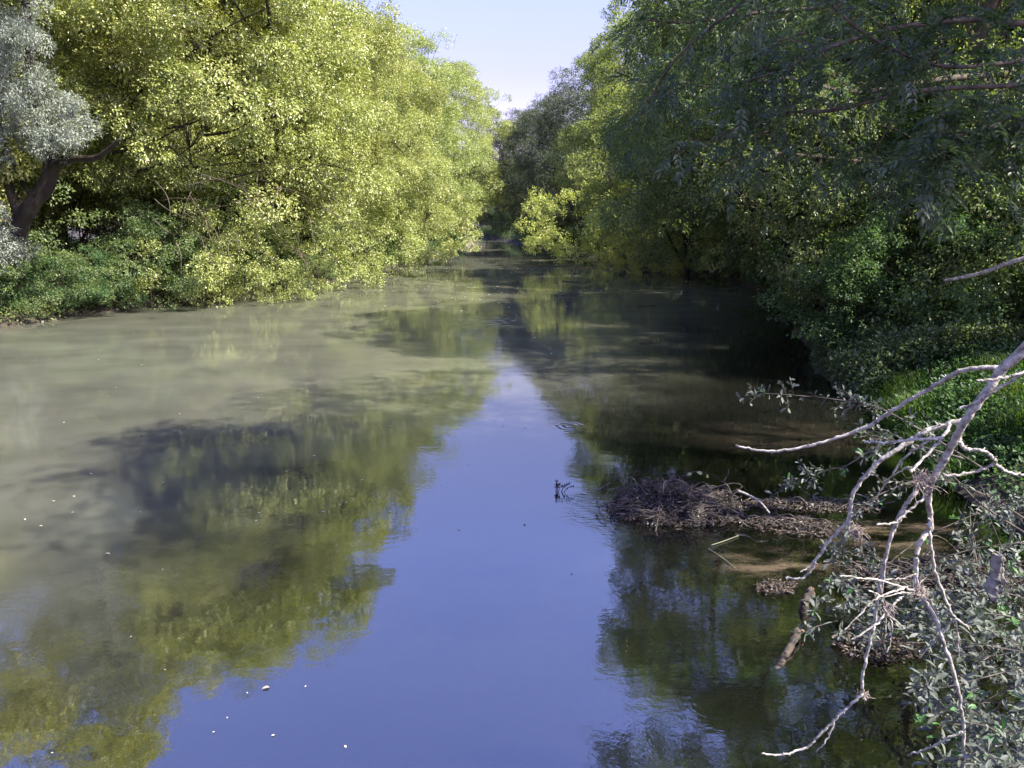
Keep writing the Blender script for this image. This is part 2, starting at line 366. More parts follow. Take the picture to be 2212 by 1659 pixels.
mapA = gen_tree('maple_a', 11, 15, 6.4, nclump=440, ntuft=80, per=8, L=.098, W=.054)
mapB = gen_tree('maple_b', 23, 15, 6.0, nclump=420, ntuft=80, per=8, L=.098, W=.054, trunks=2)
mapC = gen_tree('maple_c', 37, 15, 6.6, nclump=440, ntuft=80, per=8, L=.098, W=.054, trunks=3)
bushA = gen_tree('bush_a', 41, 4.0, 2.7, nclump=90, ntuft=26, per=7, L=.085, W=.05, trunk_r=.05, trunks=4, nlimb=14, clump_r=(.25, .5), tsize=.12, base=.02)
bushB = gen_tree('bush_b', 43, 2.6, 2.2, nclump=80, ntuft=24, per=7, L=.07, W=.045, trunk_r=.035, trunks=5, nlimb=14, clump_r=(.2, .42), tsize=.1, base=.02)
fineA = gen_tree('fine_a', 53, 11, 5.2, nclump=420, ntuft=44, per=9, L=.12, W=.04, droop=.2, trunk_r=.16, trunks=2)

# ---- left bank, from near to far
G = 'yellow green maples crowding the left bank'
LT = [(-24.5, 15, .4, 1.05, mapB, 'leafy maple at the extreme left edge, nearest the viewer'),
      (-20.5, 35.0, 1.2, 1.5, mapA, 'yellow green maple standing right behind the dark forked silver leaved tree'),
      (-14.2, 36.5, 2.3, 1.32, mapC, 'big bright maple in the left foreground with boughs spilling down to the water'),
      (-13.5, 45.0, 3.9, 1.22, mapB, 'tall yellow green maple whose crown leaves the top of the picture beside the sky gap'),
      (-13.3, 54, 5.1, 1.20, mapA, 'yellow green maple, next one beyond the tallest on the left bank'),
      (-12.6, 63, 0.6, 1.18, mapC, 'yellow green maple in the middle of the left bank skyline'),
      (-10.7, 74, 1.9, 1.28, mapB, 'yellow green maple low on the left skyline, leaning to the river bend'),
      (-8.7, 90, 2.9, 1.36, mapA, 'farthest sunlit maple on the left, closing the sky gap at the bend')]
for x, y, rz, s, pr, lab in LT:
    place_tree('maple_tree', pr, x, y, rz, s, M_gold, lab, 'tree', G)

# silver leaved tree with dark forked trunk, far left
def silver_tree():
    rg = np.random.default_rng(77); e = empty('silver_leaved_tree', (-17.2, 25.8, .3))
    tag(e, 'tree with silvery grey leaves and a dark leaning forked trunk at the left edge', 'tree')
    o = np.array([-17.2, 25.8, .3])
    def q(u, v, d=25.8): return at(u, v, d) - o
    wood = []
    tr = smooth_line([q(30, 600), q(38, 500), q(62, 450), (q(100, 400)), q(108, 350), q(88, 300), q(70, 200), q(60, 60), q(40, -120)], 5)
    wood.append(tube(tr, .34, .10, 12, .06, rg))
    b1 = smooth_line([q(45, 480), q(20, 400), q(8, 300), q(-40, 180), q(-60, 40)], 5); wood.append(tube(b1, .17, .05, 9, .06, rg))
    b2 = smooth_line([q(104, 370), q(150, 345, 25.2), q(210, 340, 24.6), q(260, 300, 24)], 5); wood.append(tube(b2, .16, .05, 9, .06, rg))
    b3 = smooth_line([q(80, 440), q(40, 380, 26.4), q(20, 320, 27)], 4); wood.append(tube(b3, .1, .03, 7, .06, rg))
    V, F, r = merge(wood); link('trunk', mesh('silver_trunk', V, F, M_bark, smooth=True), e)
    cl = []
    for (u, v, ru, rv, n) in [(90, 265, 110, 60, 46), (40, 200, 90, 60, 34), (0, 90, 50, 60, 24), (62, 60, 40, 70, 20), (-60, 100, 80, 150, 44), (15, 530, 45, 45, 20),
                              (20, -60, 60, 60, 30), (-50, 330, 60, 70, 26), (-10, 480, 40, 40, 8), (140, 310, 50, 30, 14), (20, -250, 120, 130, 60)]:
        for k in range(n):
            a = rg.uniform(0, 6.28); s = math.sqrt(rg.random()); cl.append(q(u + ru * s * math.cos(a), v + rv * s * math.sin(a), rg.normal(25.2, .9)))
    parts = []
    for c in cl:
        n = 15; d = norm(sphere_pts(rg, n) + np.array([.2, -.3, .3])); T = c + d * rg.uniform(.15, .38, (n, 1)) * np.array([1, 1, .7])
        parts.append(tufts_leaves(rg, T, d, 13, .11, .03, .25, .14, np.clip(rg.normal(.5, .2, n), 0, 1)))
    V, F, r = merge(parts); link('crown', mesh('silver_crown', V, F, M_silver, r), e)
silver_tree()

# undergrowth on the left bank
for k, (x, y, s, rz, pr, mt, lab) in enumerate([
    (-8.4, 84.0, 1.7, 1.1, bushA, M_gold, 'small sunlit bush by the water under the farthest left maple'),
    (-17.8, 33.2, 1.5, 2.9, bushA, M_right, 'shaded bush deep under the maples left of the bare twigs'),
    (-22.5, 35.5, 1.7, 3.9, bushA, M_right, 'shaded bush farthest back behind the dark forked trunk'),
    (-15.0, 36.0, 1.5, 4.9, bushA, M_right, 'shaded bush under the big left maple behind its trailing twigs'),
    (-22.4, 30.6, 1.5, .9, bushA, M_gold, 'bush filling the gap behind the dark forked trunk at left'),
    (-17.9, 23.8, .8, 4.1, bushA, M_right, 'dark bush at the lower left edge of the picture below the silver leaves'),
    (-16.3, 27.2, .9, 5.0, bushB, M_right, 'small dark bush at the water edge under the silver leaved branch'),
    (-15.9, 28.0, .9, .3, bushB, M_green, 'low dark green bush under the forked silver leaved trunk'),
    (-14.2, 29.8, 1.0, 1.4, bushA, M_right, 'green bush at the water edge right of the forked trunk'),
    (-12.7, 31.4, 1.15, 2.4, bushA, M_gold, 'yellow green bush with twigs trailing into the water, left foreground'),
    (-11.2, 33.8, 1.1, .9, bushB, M_gold, 'low yellow green bush dipping in the water below the big left maple'),
    (-9.8, 39.2, 1.25, 4.4, bushA, M_gold, 'sunlit bush hanging over the water in the middle of the left bank'),
    (-8.2, 47.5, 1.35, 3.1, bushA, M_gold, 'leafy bush on the left waterline, second before the bend'),
    (-6.9, 58.5, 1.5, 5.6, bushA, M_gold, 'leafy bush on the left waterline just before the bend'),
    (-8.6, 72.0, 1.6, 0.4, bushA, M_gold, 'last sunlit bush on the left where the river turns')]):
    place_tree('bush', pr, x, y, rz, s, mt, lab, 'bush', 'bushes along the left waterline', trunkname='stems', crownname='foliage')

# ---- right bank
RT = [(14.6, 25, .8, .92, mapA, M_dark, 'dark maple on the right bank with a thick trunk inside the shade'),
      (8.8, 21.5, 5.1, 1.0, mapC, M_right, 'high olive green maple leaning over the water, nearest on the right bank'),
      (14.4, 34, 2.1, 1.02, mapC, M_olive, 'olive green maple behind the shaded bushes on the right bank'),
      (10.2, 44, 3.3, 1.14, mapB, M_olive, 'tall olive green maple rising to the top of the picture right of the sky gap'),
      (13.8, 53, 4.2, .92, mapA, M_olive, 'olive maple behind the bright yellow bush on the right bank')]
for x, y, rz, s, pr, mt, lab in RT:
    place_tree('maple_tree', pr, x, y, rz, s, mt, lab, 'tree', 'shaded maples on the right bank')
GT = [(8.8, 72, .5, 1.45, 'greyish green fine leaved tree right of the sky gap'),
      (5.2, 92, 2.2, 1.38, 'distant grey green tree at the right foot of the sky gap'),
      (0.6, 128, 4.2, 1.7, 'small distant tree over the far end of the river')]
for x, y, rz, s, lab in GT:
    place_tree('fine_leaved_tree', fineA, x, y, rz, s, M_grey, lab, 'tree', 'grey green trees near the bend', sx=1.05)
# bright yellow bush leaning over the water, right of centre
place_tree('bright_bush', bushA, 5.6, 60, 2.0, 1.95, M_goldpale, 'bright sunlit yellow bush leaning over the water right of the river bend', 'bush', trunkname='stems', crownname='foliage')
for (x, y, s, rz, pr, mt, lab) in [
    (9.2, 57, 1.2, .2, bushA, M_dark, 'dark bush at the waterline right of the bright yellow bush'),
    (8.4, 48.5, 1.1, 1.2, bushA, M_goldpale, 'pale yellow green bough like bush drooping to the water on the shaded right bank'),
    (11.6, 42, 1.2, 2.2, bushA, M_right, 'olive bush on the waterline in the middle of the right bank'),
    (12.6, 35, 1.1, 3.2, bushA, M_green, 'green bush dipping into the water at the widest part of the river'),
    (11.0, 28.5, 1.1, 4.2, bushA, M_green, 'rounded green bush on the right bank before the dark maple'),
    (9.8, 22.5, .95, 5.2, bushA, M_green, 'fresh green bush above the shaded right waterline'),
    (8.6, 18.0, 1.1, .7, bushB, M_green, 'low green bush beside the nettles at the right waterline'),
    (9.3, 15.8, .85, 2.7, bushA, M_green, 'leafy green bush rising right behind the bright grass'),
    (11.2, 15.6, 1.15, 4.4, bushA, M_right, 'tall olive bush behind the grass, close to the right edge'),
    (10.6, 19.4, 1.35, 5.7, bushA, M_green, 'big green bush overhanging the right waterline beyond the nettles'),
    (12.5, 18.5, 1.2, 1.9, bushA, M_dark, 'dark bush behind the nettles at the right edge'),
    (13.5, 14.0, 1.3, 2.9, bushA, M_dark, 'dark brown green bush at the right edge behind the grass'),
    (4.5, 82, 1.3, 3.9, bushA, M_dark, 'shaded bush on the right waterline beyond the bright yellow bush'),
    (2.4, 100, 1.5, 4.9, bushA, M_dark, 'dark bush at the far end of the right waterline'),
    (1.8, 122, 2.0, .9, bushA, M_dark, 'farthest dark bush where the river disappears round the bend'),
    (-5.5, 156, 3.0, 1.9, bushA, M_dark, 'low dark bush closing the river behind the bend')]:
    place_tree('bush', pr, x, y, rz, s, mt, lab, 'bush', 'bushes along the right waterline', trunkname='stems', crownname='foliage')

# woodland masses behind both banks (beyond counting)
def woodland(name, spots, mat):
    W_, L_ = [], []
    for (x, y, s, rz, pr) in spots:
        Vw, Fw, Vl, Fl, rl = pr[2]; c, s_ = math.cos(rz), math.sin(rz)
        Rm = np.array([[c, -s_, 0], [s_, c, 0], [0, 0, 1]]).T * s
        z = float(hgt(np.array(x), np.array(y)))
        n = len(Fl) // 2; rgx = np.random.default_rng(int(abs(x * 7 + y))); keep = rgx.random(n) < .6
        idx = np.repeat(keep, 4); Vk = (Vl.reshape(-1, 4, 3)[keep]).reshape(-1, 3); b = np.arange(keep.sum())[:, None, None] * 4
        # larger, fewer leaves for the mass behind
        cen = Vk.reshape(-1, 4, 3).mean(1, keepdims=True); Vk = ((Vk.reshape(-1, 4, 3) - cen) * 1.7 + cen).reshape(-1, 3)
        Fk = (b + np.array([[0, 1, 2], [0, 2, 3]])[None]).reshape(-1, 3)
        L_.append((Vk @ Rm + [x, y, z], Fk, rl[idx])); W_.append((Vw @ Rm + [x, y, z], Fw, np.full(len(Vw), 0.)))
    V, F, r = merge(L_); V2, F2, r2 = merge(W_)
    o = link(name, mesh(name, np.vstack([V, V2]), np.vstack([F, F2 + len(V)]), mat, np.concatenate([r, r2])))
    o.data.materials.append(M_bark); mi = np.zeros(len(F) + len(F2), np.int32); mi[len(F):] = 1
    o.data.polygons.foreach_set('material_index', mi); return o
pr3 = [mapA, mapB, mapC]
sp = [(-21, 43, 1.05, 1, mapA), (-20, 55, 1.1, 2, mapB), (-18, 67, 1.1, 3, mapC), (-17, 80, 1.1, 4, mapA), (-31, 30, 1.1, 5, mapC), (-30, 47, 1.2, 6, mapB), (-20, 98, 1.1, 2, mapB), (-33, 110, 1.1, 3, mapA)]
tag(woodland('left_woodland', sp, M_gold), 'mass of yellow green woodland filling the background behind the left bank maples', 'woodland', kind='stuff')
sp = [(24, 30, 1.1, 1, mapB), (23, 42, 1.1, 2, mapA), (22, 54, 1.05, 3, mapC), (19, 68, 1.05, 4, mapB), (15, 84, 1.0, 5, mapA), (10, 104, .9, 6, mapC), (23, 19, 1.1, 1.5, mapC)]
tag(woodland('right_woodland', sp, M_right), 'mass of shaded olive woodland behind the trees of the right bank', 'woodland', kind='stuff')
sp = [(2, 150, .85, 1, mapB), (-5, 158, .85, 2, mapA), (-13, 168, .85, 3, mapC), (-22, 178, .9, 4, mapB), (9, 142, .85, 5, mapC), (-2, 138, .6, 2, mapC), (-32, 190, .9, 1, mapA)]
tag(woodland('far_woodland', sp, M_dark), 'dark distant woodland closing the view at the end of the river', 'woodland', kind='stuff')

# ------------------------------------------------------------------ ground vegetation (beyond counting)
def scatter_cover(name, seed, n, fx, hmax, L, W, mat, label, up=1.2, lay=3, cat='undergrowth'):
    rg = np.random.default_rng(seed); x, y = fx(rg, n); z = hgt(x, y)
    keep = z > -.02; x, y, z = x[keep], y[keep], z[keep]; n = len(x)
    bump_ = .5 + .5 * np.sin(x * 1.3 + np.sin(y * .9) * 2) * np.sin(y * 1.1 + 1.3)
    hh = hmax * (.35 + .65 * bump_)
    P = np.stack([x, y, z + rg.uniform(.05, 1, n) ** .7 * hh], 1)
    O = norm(rg.normal(size=(n, 3)) * [.7, .7, .3] + [0, 0, .5])
    V, F, r = tufts_leaves(rg, P, O, lay, L, W, .1, L * 1.1, np.clip(rg.normal(.5, .2, n), 0, 1), up=up)
    return tag(link(name, mesh(name, V, F, mat, r)), label, cat, kind='stuff')
def strip(side, y0, y1, wd, p=1.0):
    def f(rg, n):
        y = y0 + (y1 - y0) * rg.uniform(0, 1, n) ** p; q = rg.uniform(-.1, 1, n) ** 1.0 * wd
        return ((xl(y) - q) if side < 0 else (xr(y) + q)), y
    return f
scatter_cover('left_undergrowth', 1, 90000, strip(-1, 14, 150, 26), 1.4, .19, .10, M_green, 'tangled green undergrowth covering the left bank under the maples')
scatter_cover('waterside_weeds', 6, 16000, lambda rg, n: ((lambda y: (xl(y) + rg.uniform(-1.8, 1.5, n), y))(rg.uniform(15, 60, n))), .8, .13, .06, M_right, 'weeds hanging over the muddy edge of the left bank')
scatter_cover('right_undergrowth', 2, 90000, strip(1, 15, 150, 17), 1.3, .15, .08, M_dark, 'dark undergrowth covering the shaded right bank below the trees')
scatter_cover('nettle_bed', 3, 30000, strip(1, 14.2, 21, 6.5), .75, .085, .055, M_dark, 'bed of green nettles and ivy on the right bank behind the grass', lay=3)
scatter_cover('ivy_cover', 4, 26000, lambda rg, n: (rg.uniform(5.9, 14, n), rg.uniform(3, 15, n)), .3, .07, .055, M_green, 'low ivy leaves spreading over the ground at the right edge', lay=2)

# grass tufts at the right water edge
def grass():
    rg = np.random.default_rng(9); n = 26000
    y = rg.uniform(9.4, 14.4, n); q = rg.uniform(-.35, 1, n)
    wdt = np.interp(y, [9, 10.5, 13, 15.2], [1.2, 2.6, 2.6, 1.0])
    x = xr(y) + q * wdt + .25
    x += .25 * np.sin(y * 5) ; z = hgt(x, y); k = z > -.03; x, y, z = x[k], y[k], z[k]
    cl = .5 + .5 * np.sin(x * 3.1 + y) * np.sin(y * 2.7 - x); k = rg.random(len(x)) < .35 + .65 * cl; x, y, z, cl = x[k], y[k], z[k], cl[k]; n = len(x)
    a = rg.uniform(0, 6.28, n); h_ = rg.uniform(.16, .42, n) * (.6 + .7 * cl); bend = rg.uniform(.3, .95, n) * h_
    d = np.stack([np.cos(a) - .5, np.sin(a) - .3, np.zeros(n)], 1); s = norm(np.cross(d, [0, 0, 1.])); w_ = rg.uniform(.003, .0065, n)[:, None]
    B = np.stack([x, y, z], 1); Mi = B + d * bend[:, None] * .3 + np.array([0, 0, 1]) * h_[:, None] * .65; T = B + d * bend[:, None] + np.array([0, 0, 1]) * (h_ * .8)[:, None]
    V = np.stack([B - s * w_, B + s * w_, Mi + s * w_ * .8, Mi - s * w_ * .8, T], 1).reshape(-1, 3)
    b = np.arange(n)[:, None, None] * 5; F = (b + np.array([[0, 1, 2], [0, 2, 3], [3, 2, 4]])[None]).reshape(-1, 3)
    tag(link('grass', mesh('grass', V, F, M_grass, np.repeat(np.clip(cl + rg.normal(0, .25, n), 0, 1), 5))), 'bright green grass hanging over the right water edge', 'grass', kind='stuff')
grass()

# ------------------------------------------------------------------ near ash trees with pinnate leaves
GAPS = [((2.75, 7.3, 0), .62), ((4.3, 8.1, 0), .5), ((3.4, 12.2, 0), .5)]  # canopy holes added to let the sun onto these water spots
SUNV = np.array([sv.x, sv.y, sv.z])
def thin_gap(V, F, r, o, nv=4):
    """cuts leaves away along sun rays so the sun lights chosen water spots"""
    c = V.reshape(-1, nv, 3)[:, 0] + o; keep = np.ones(len(c), bool)
    for p, rad in GAPS:
        d = c - np.array(p); t_ = d @ SUNV; q = np.linalg.norm(d - t_[:, None] * SUNV, axis=1); keep &= (q > rad) | (c[:, 2] < .5)
    V2 = V.reshape(-1, nv, 3)[keep].reshape(-1, 3); n = int(keep.sum())
    F2 = (np.arange(n)[:, None, None] * 4 + np.array([[0, 1, 2], [0, 2, 3]])[None]).reshape(-1, 3)
    return V2, F2, r.reshape(-1, nv)[keep].ravel()

def pinnate(rg, bases, dirs, n_pairs=4, ll=.088, lw=.030, rach=.2, near=False):
    """compound leaves: returns leaf arrays and thin stalks"""
    n = len(bases); dirs = norm(dirs); up = np.array([0, 0, 1.]) + rg.normal(size=(n, 3)) * .35
    S = norm(np.cross(dirs, up)); U = np.cross(S, dirs)
    P, D, N, H = [], [], [], []
    hue = np.clip(rg.normal(.5, .2, n), 0, 1)
    for k in range(n_pairs + 1):
        f = (k + 1) / (n_pairs + 1)
        q = bases + dirs * rach * f - np.array([0, 0, 1]) * rach * .45 * f * f
        for sgn in ((-1, 1) if k < n_pairs else (0,)):
            P.append(q); D.append(dirs * (.75 if sgn else 1) + S * sgn * .85 - np.array([0, 0, .35]) + rg.normal(size=(n, 3)) * .12)
            N.append(U + rg.normal(size=(n, 3)) * .25); H.append(hue)
    P, D, N, H = map(np.concatenate, (P, D, N, H)); m_ = len(P)
    return leaves(P, D, N, ll * rg.uniform(.7, 1.2, m_), lw * rg.uniform(.8, 1.2, m_), np.clip(H + rg.normal(0, .1, m_), 0, 1), .2, near)

def bough(rg, line, r0, r1, nside, side_len, leaf_n, droop=.25, leafy=(.1, 1.0)):
    """a bough with side twigs and compound leaves; line is (n,3)"""
    L_ = smooth_line(line, 6); wood = [tube(L_, r0, r1, 7, .06, rg)]; lf = []
    T = norm(np.gradient(L_, axis=0))
    for k in range(nside):
        f = leafy[0] + (leafy[1] - leafy[0]) * (k + rg.random()) / nside; i = min(int(f * (len(L_) - 1)), len(L_) - 1)
        s = L_[i]; d = norm(T[i] * .8 + rg.normal(size=3) * [.8, .8, .45]); ln = side_len * rg.uniform(.5, 1.2) * (1.1 - .4 * f)
        tw = smooth_line([s, s + d * ln * .5 + [0, 0, .05 * ln], s + d * ln - [0, 0, droop * ln]], 4)
        wood.append(tube(tw, max(r1, .007), .0025, 4))
        dT = norm(np.gradient(tw, axis=0)); m_ = leaf_n
        j = rg.integers(2, len(tw), m_); b = tw[j] + rg.normal(size=(m_, 3)) * .02; dd = dT[j] * .6 + rg.normal(size=(m_, 3)) * [.8, .8, .4] + [0, 0, .1]
        lf.append(pinnate(rg, b, dd))
        for q in range(2):
            jj = rg.integers(2, len(tw) - 1); d2 = norm(dT[jj] + rg.normal(size=3) * .8); t2 = np.array([tw[jj], tw[jj] + d2 * ln * .35, tw[jj] + d2 * ln * .6 - [0, 0, .12 * ln]])
            wood.append(tube(t2, .004, .002, 3)); m2 = max(3, leaf_n // 2)
            j2 = rg.integers(1, 3, m2); lf.append(pinnate(rg, t2[j2] + rg.normal(size=(m2, 3)) * .03, d2 + rg.normal(size=(m2, 3)) * [.8, .8, .4]))
    return wood, lf

def ash_tree(x, y, H, seed, label, boughs, dens=.5, Rr=5.2, base=.5, nclump=170, lean=(-2.0, 0)):
    rg = np.random.default_rng(seed); z0 = float(hgt(np.array(x), np.array(y))); o = np.array([x, y, z0])
    e = empty('ash_tree', tuple(o)); tag(e, label, 'tree', 'ash trees leaning over the near right water')
    W_, _, arr = gen_tree('ash_gen', seed, H, Rr, nclump=nclump, ntuft=4, per=1, trunk_r=.24, nlimb=14, base=base, clump_r=(.5, .95), lean=lean, barkm=M_barkmid)
    link('trunk', W_, e)
    # pinnate crown from tuft positions
    Vl = arr[2].reshape(-1, 4, 3)[:, 0]; n0 = len(Vl)
    k = int(n0 * 9 * dens); idx = rg.integers(0, n0, k); b = Vl[idx] + rg.normal(size=(k, 3)) * .3
    V, F, r = thin_gap(*pinnate(rg, b, rg.normal(size=(k, 3)) * [1, 1, .45]), o); link('crown', mesh('ash_crown', V, F, M_ash, r), e)
    for (pts, r0, r1, ns, sl_, ln, dr, lfy) in boughs:
        pts = np.array(pts) - o; wood, lf = bough(rg, pts, r0, r1, ns, sl_, ln, dr, lfy)
        V, F, r = merge(wood); bo = link('bough', mesh('bough', V, F, M_barkmid, smooth=True), e)
        V, F, r = thin_gap(*merge(lf), o); link('foliage', mesh('bough_foliage', V, F, M_ash, r), bo)
    return e
P_ = lambda *a: at(*a)
b1 = [  # boughs of the nearest ash: (points, radii, twigs, twig length, leaves per twig, droop, leafy range)
    ([(9.6, 8.4, 4.2), P_(2330, 150, 8.2), P_(2212, 182, 8.0), P_(1988, 196, 7.8), P_(1806, 237, 7.6), P_(1692, 245, 7.5), P_(1600, 272, 7.4), P_(1510, 319, 7.3)], .035, .005, 14, .8, 7, .3, (.12, 1)),
    ([(9.6, 8.4, 4.8), P_(2400, 20, 8.4), P_(2212, 50, 8.2), P_(2110, 42, 8.1), P_(1940, 60, 8.0), P_(1800, 100, 7.8), P_(1690, 150, 7.6), P_(1560, 190, 7.4)], .045, .006, 18, .9, 9, .3, (.2, 1)),
    ([(9.6, 8.6, 4.4), P_(2300, 110, 7.6), P_(2212, 130, 7.4), P_(2060, 145, 7.2), P_(1960, 120, 7.0), P_(1850, 60, 6.9), P_(1750, -30, 6.9), P_(1650, -60, 6.9)], .03, .005, 14, .8, 8, .2, (.3, 1)),
    ([(9.8, 9.4, 3.9), P_(2300, 290, 8.8), P_(2150, 300, 8.6), P_(2050, 330, 8.4), P_(1980, 350, 8.2), P_(1900, 330, 8.0)], .025, .004, 14, .7, 10, .3, (.2, 1)),
    ([(9.8, 9.2, 4.2), P_(2350, 230, 6.8), P_(2212, 240, 6.6), P_(2150, 270, 6.5), P_(2080, 290, 6.4), P_(2030, 310, 6.4)], .02, .004, 14, .6, 10, .4, (.3, 1)),
    ([(9.6, 9.5, 6.5), (7.5, 10.5, 7.0), (5.2, 11.5, 6.8), P_(1800, 10, 12.2), P_(1620, 30, 12.2), P_(1480, 50, 12.2), P_(1400, 40, 12.3)], .06, .008, 20, .9, 9, .35, (.3, 1)),
    ([(9.6, 9.5, 6.0), (7.4, 10.2, 6.6), (5.0, 11, 6.6), P_(1760, 60, 11.2), P_(1640, 100, 11.0), P_(1560, 130, 11)], .05, .008, 12, .8, 7, .3, (.3, 1)),
    ([(9.4, 8.5, 6.0), (7.2, 8.3, 7.2), (5.0, 8.6, 6.8), (3.2, 9.0, 6.2), (2.0, 9.3, 5.4), (1.6, 9.5, 4.8)], .05, .006, 20, .9, 9, .3, (.25, 1)),
]
ash_tree(9.6, 8.6, 13, 101, 'near ash tree whose long leafy boughs hang into the top right corner', b1)
ash_tree(9.4, 6.0, 13, 102, 'ash tree just outside the right edge, shading the near water', [], dens=2.2, Rr=3.7, base=.55, lean=(-4.2, 0))
ash_tree(11.8, 16.5, 13, 103, 'ash tree behind the nettle bed with dark bluish leaves', [
    ([(11.8, 16.5, 6.5), P_(2050, 170, 15), P_(1850, 200, 15), P_(1700, 170, 15), P_(1560, 190, 15), P_(1450, 170, 15)], .07, .01, 26, 1.1, 10, .3, (.2, 1)),
    ([(11.8, 16.5, 5.0), P_(2050, 330, 16), P_(1900, 350, 16), P_(1780, 340, 16), P_(1650, 330, 16), P_(1560, 350, 16)], .06, .01, 22, 1.1, 10, .35, (.2, 1))], Rr=4.2, base=.55, dens=.3)

# dark tree with an arching limb on the right bank
def bare_twigs():
    rg = np.random.default_rng(61)
    t_ = [o for o in col.objects if o.name.startswith('maple_tree') and 'boughs spilling' in o.get('label', '')][0]
    inv = t_.matrix_basis.inverted() if False else None
    o = np.array(t_.location); c_, s_ = math.cos(t_.rotation_euler.z), math.sin(t_.rotation_euler.z); sc_ = np.array(t_.scale)
    def loc(p): d = p - o; return np.array([c_ * d[0] + s_ * d[1], -s_ * d[0] + c_ * d[1], d[2]]) / sc_
    ws = []
    for k in range(46):
        u, v = rg.uniform(330, 780), rg.uniform(370, 560); d = rg.uniform(27.5, 29.5) + max(0, (u - 500) * .012)
        l_ = rg.uniform(40, 110); a = rg.normal(.9, .5); p0, p1 = at(u, v, d), at(u + l_ * math.cos(a), v + l_ * math.sin(a) * .9, d - rg.uniform(0, .8))
        m_ = (p0 + p1) / 2 + rg.normal(size=3) * .12 + [0, 0, .12]; tw_ = tube(smooth_line([loc(p0), loc(m_), loc(p1)], 4), rg.uniform(.008, .02), .004, 4); link('bare_twig', mesh('bare_twig', tw_[0], tw_[1], M_barkmid), t_)
    for k in range(6):
        u, v = rg.uniform(230, 560), rg.uniform(90, 400); l_ = rg.uniform(110, 240); a = rg.uniform(-.7, -.2); d = 30.5 + max(0, (u - 400) * .018)
        p0, p1 = at(u, v, d), at(u + l_ * math.cos(a), v + l_ * math.sin(a), d - .6); m_ = (p0 + p1) / 2 + rg.normal(size=3) * .15 + [0, 0, -.15]
        tw_ = tube(smooth_line([loc(p0), loc(m_), loc(p1)], 5), .045, .010, 5); link('bare_limb', mesh('bare_limb', tw_[0], tw_[1], M_bark), t_)
bare_twigs()

def arch_tree():
    d = 30.; o = np.array([*at(1765, 600, d)[:2], .6]); e = empty('arching_tree', tuple(o)); rg = np.random.default_rng(3)
    tag(e, 'dark leaning tree sending a long arching limb out over the water on the right', 'tree')
    q = lambda u, v, dd=d: at(u, v, dd) - o
    wood = [tube(smooth_line([q(1790, 640), q(1765, 560), q(1745, 470), q(1740, 380), q(1722, 290), q(1690, 235), q(1650, 200), q(1600, 120)], 5), .24, .05, 10, .06, rg)]
    wood.append(tube(smooth_line([q(1750, 470), q(1700, 425), q(1650, 402), q(1600, 396), q(1540, 400), q(1500, 410), q(1440, 405), q(1380, 415)], 5), .13, .03, 8, .08, rg))
    wood.append(tube(smooth_line([q(1725, 300), q(1700, 285), q(1660, 285), q(1600, 300)], 5), .08, .02, 7, .08, rg))
    wood.append(tube(smooth_line([q(1560, 398), q(1520, 380), q(1460, 372), q(1400, 375)], 4), .05, .015, 6, .08, rg))
    for k in range(26):
        u = rg.uniform(1390, 1700); wood.append(tube(smooth_line([q(u, 404), q(u - rg.uniform(10, 40), 430, d + rg.normal(0, .3)), q(u - rg.uniform(10, 80), 455 + rg.uniform(0, 60), d + rg.normal(0, .8))], 3), .02, .006, 4))
    V, F, r = merge(wood); link('trunk', mesh('arch_trunk', V, F, M_bark, smooth=True), e)
    parts = []
    for (u, v, ru, rv, n) in [(1420, 360, 90, 40, 60), (1560, 350, 110, 40, 60), (1660, 330, 90, 60, 50), (1740, 420, 60, 80, 40), (1640, 200, 100, 80, 60), (1480, 440, 90, 25, 22), (1650, 500, 90, 60, 50), (1740, 560, 80, 70, 50)]:
        for k in range(n):
            a = rg.uniform(0, 6.28); s = math.sqrt(rg.random()); c = q(u + ru * s * math.cos(a), v + rv * s * math.sin(a), d + rg.normal(0, 1.3))
            m_ = 34; dd = norm(sphere_pts(rg, m_) + [0, 0, .3]); T = c + dd * rg.uniform(.1, .6, (m_, 1)) * [1, 1, .45]
            parts.append(tufts_leaves(rg, T, dd, 8, .10, .045, .3, .14, np.clip(rg.normal(.45, .2, m_), 0, 1)))
    V, F, r = merge(parts); link('crown', mesh('arch_crown', V, F, M_dark, r), e)
arch_tree()

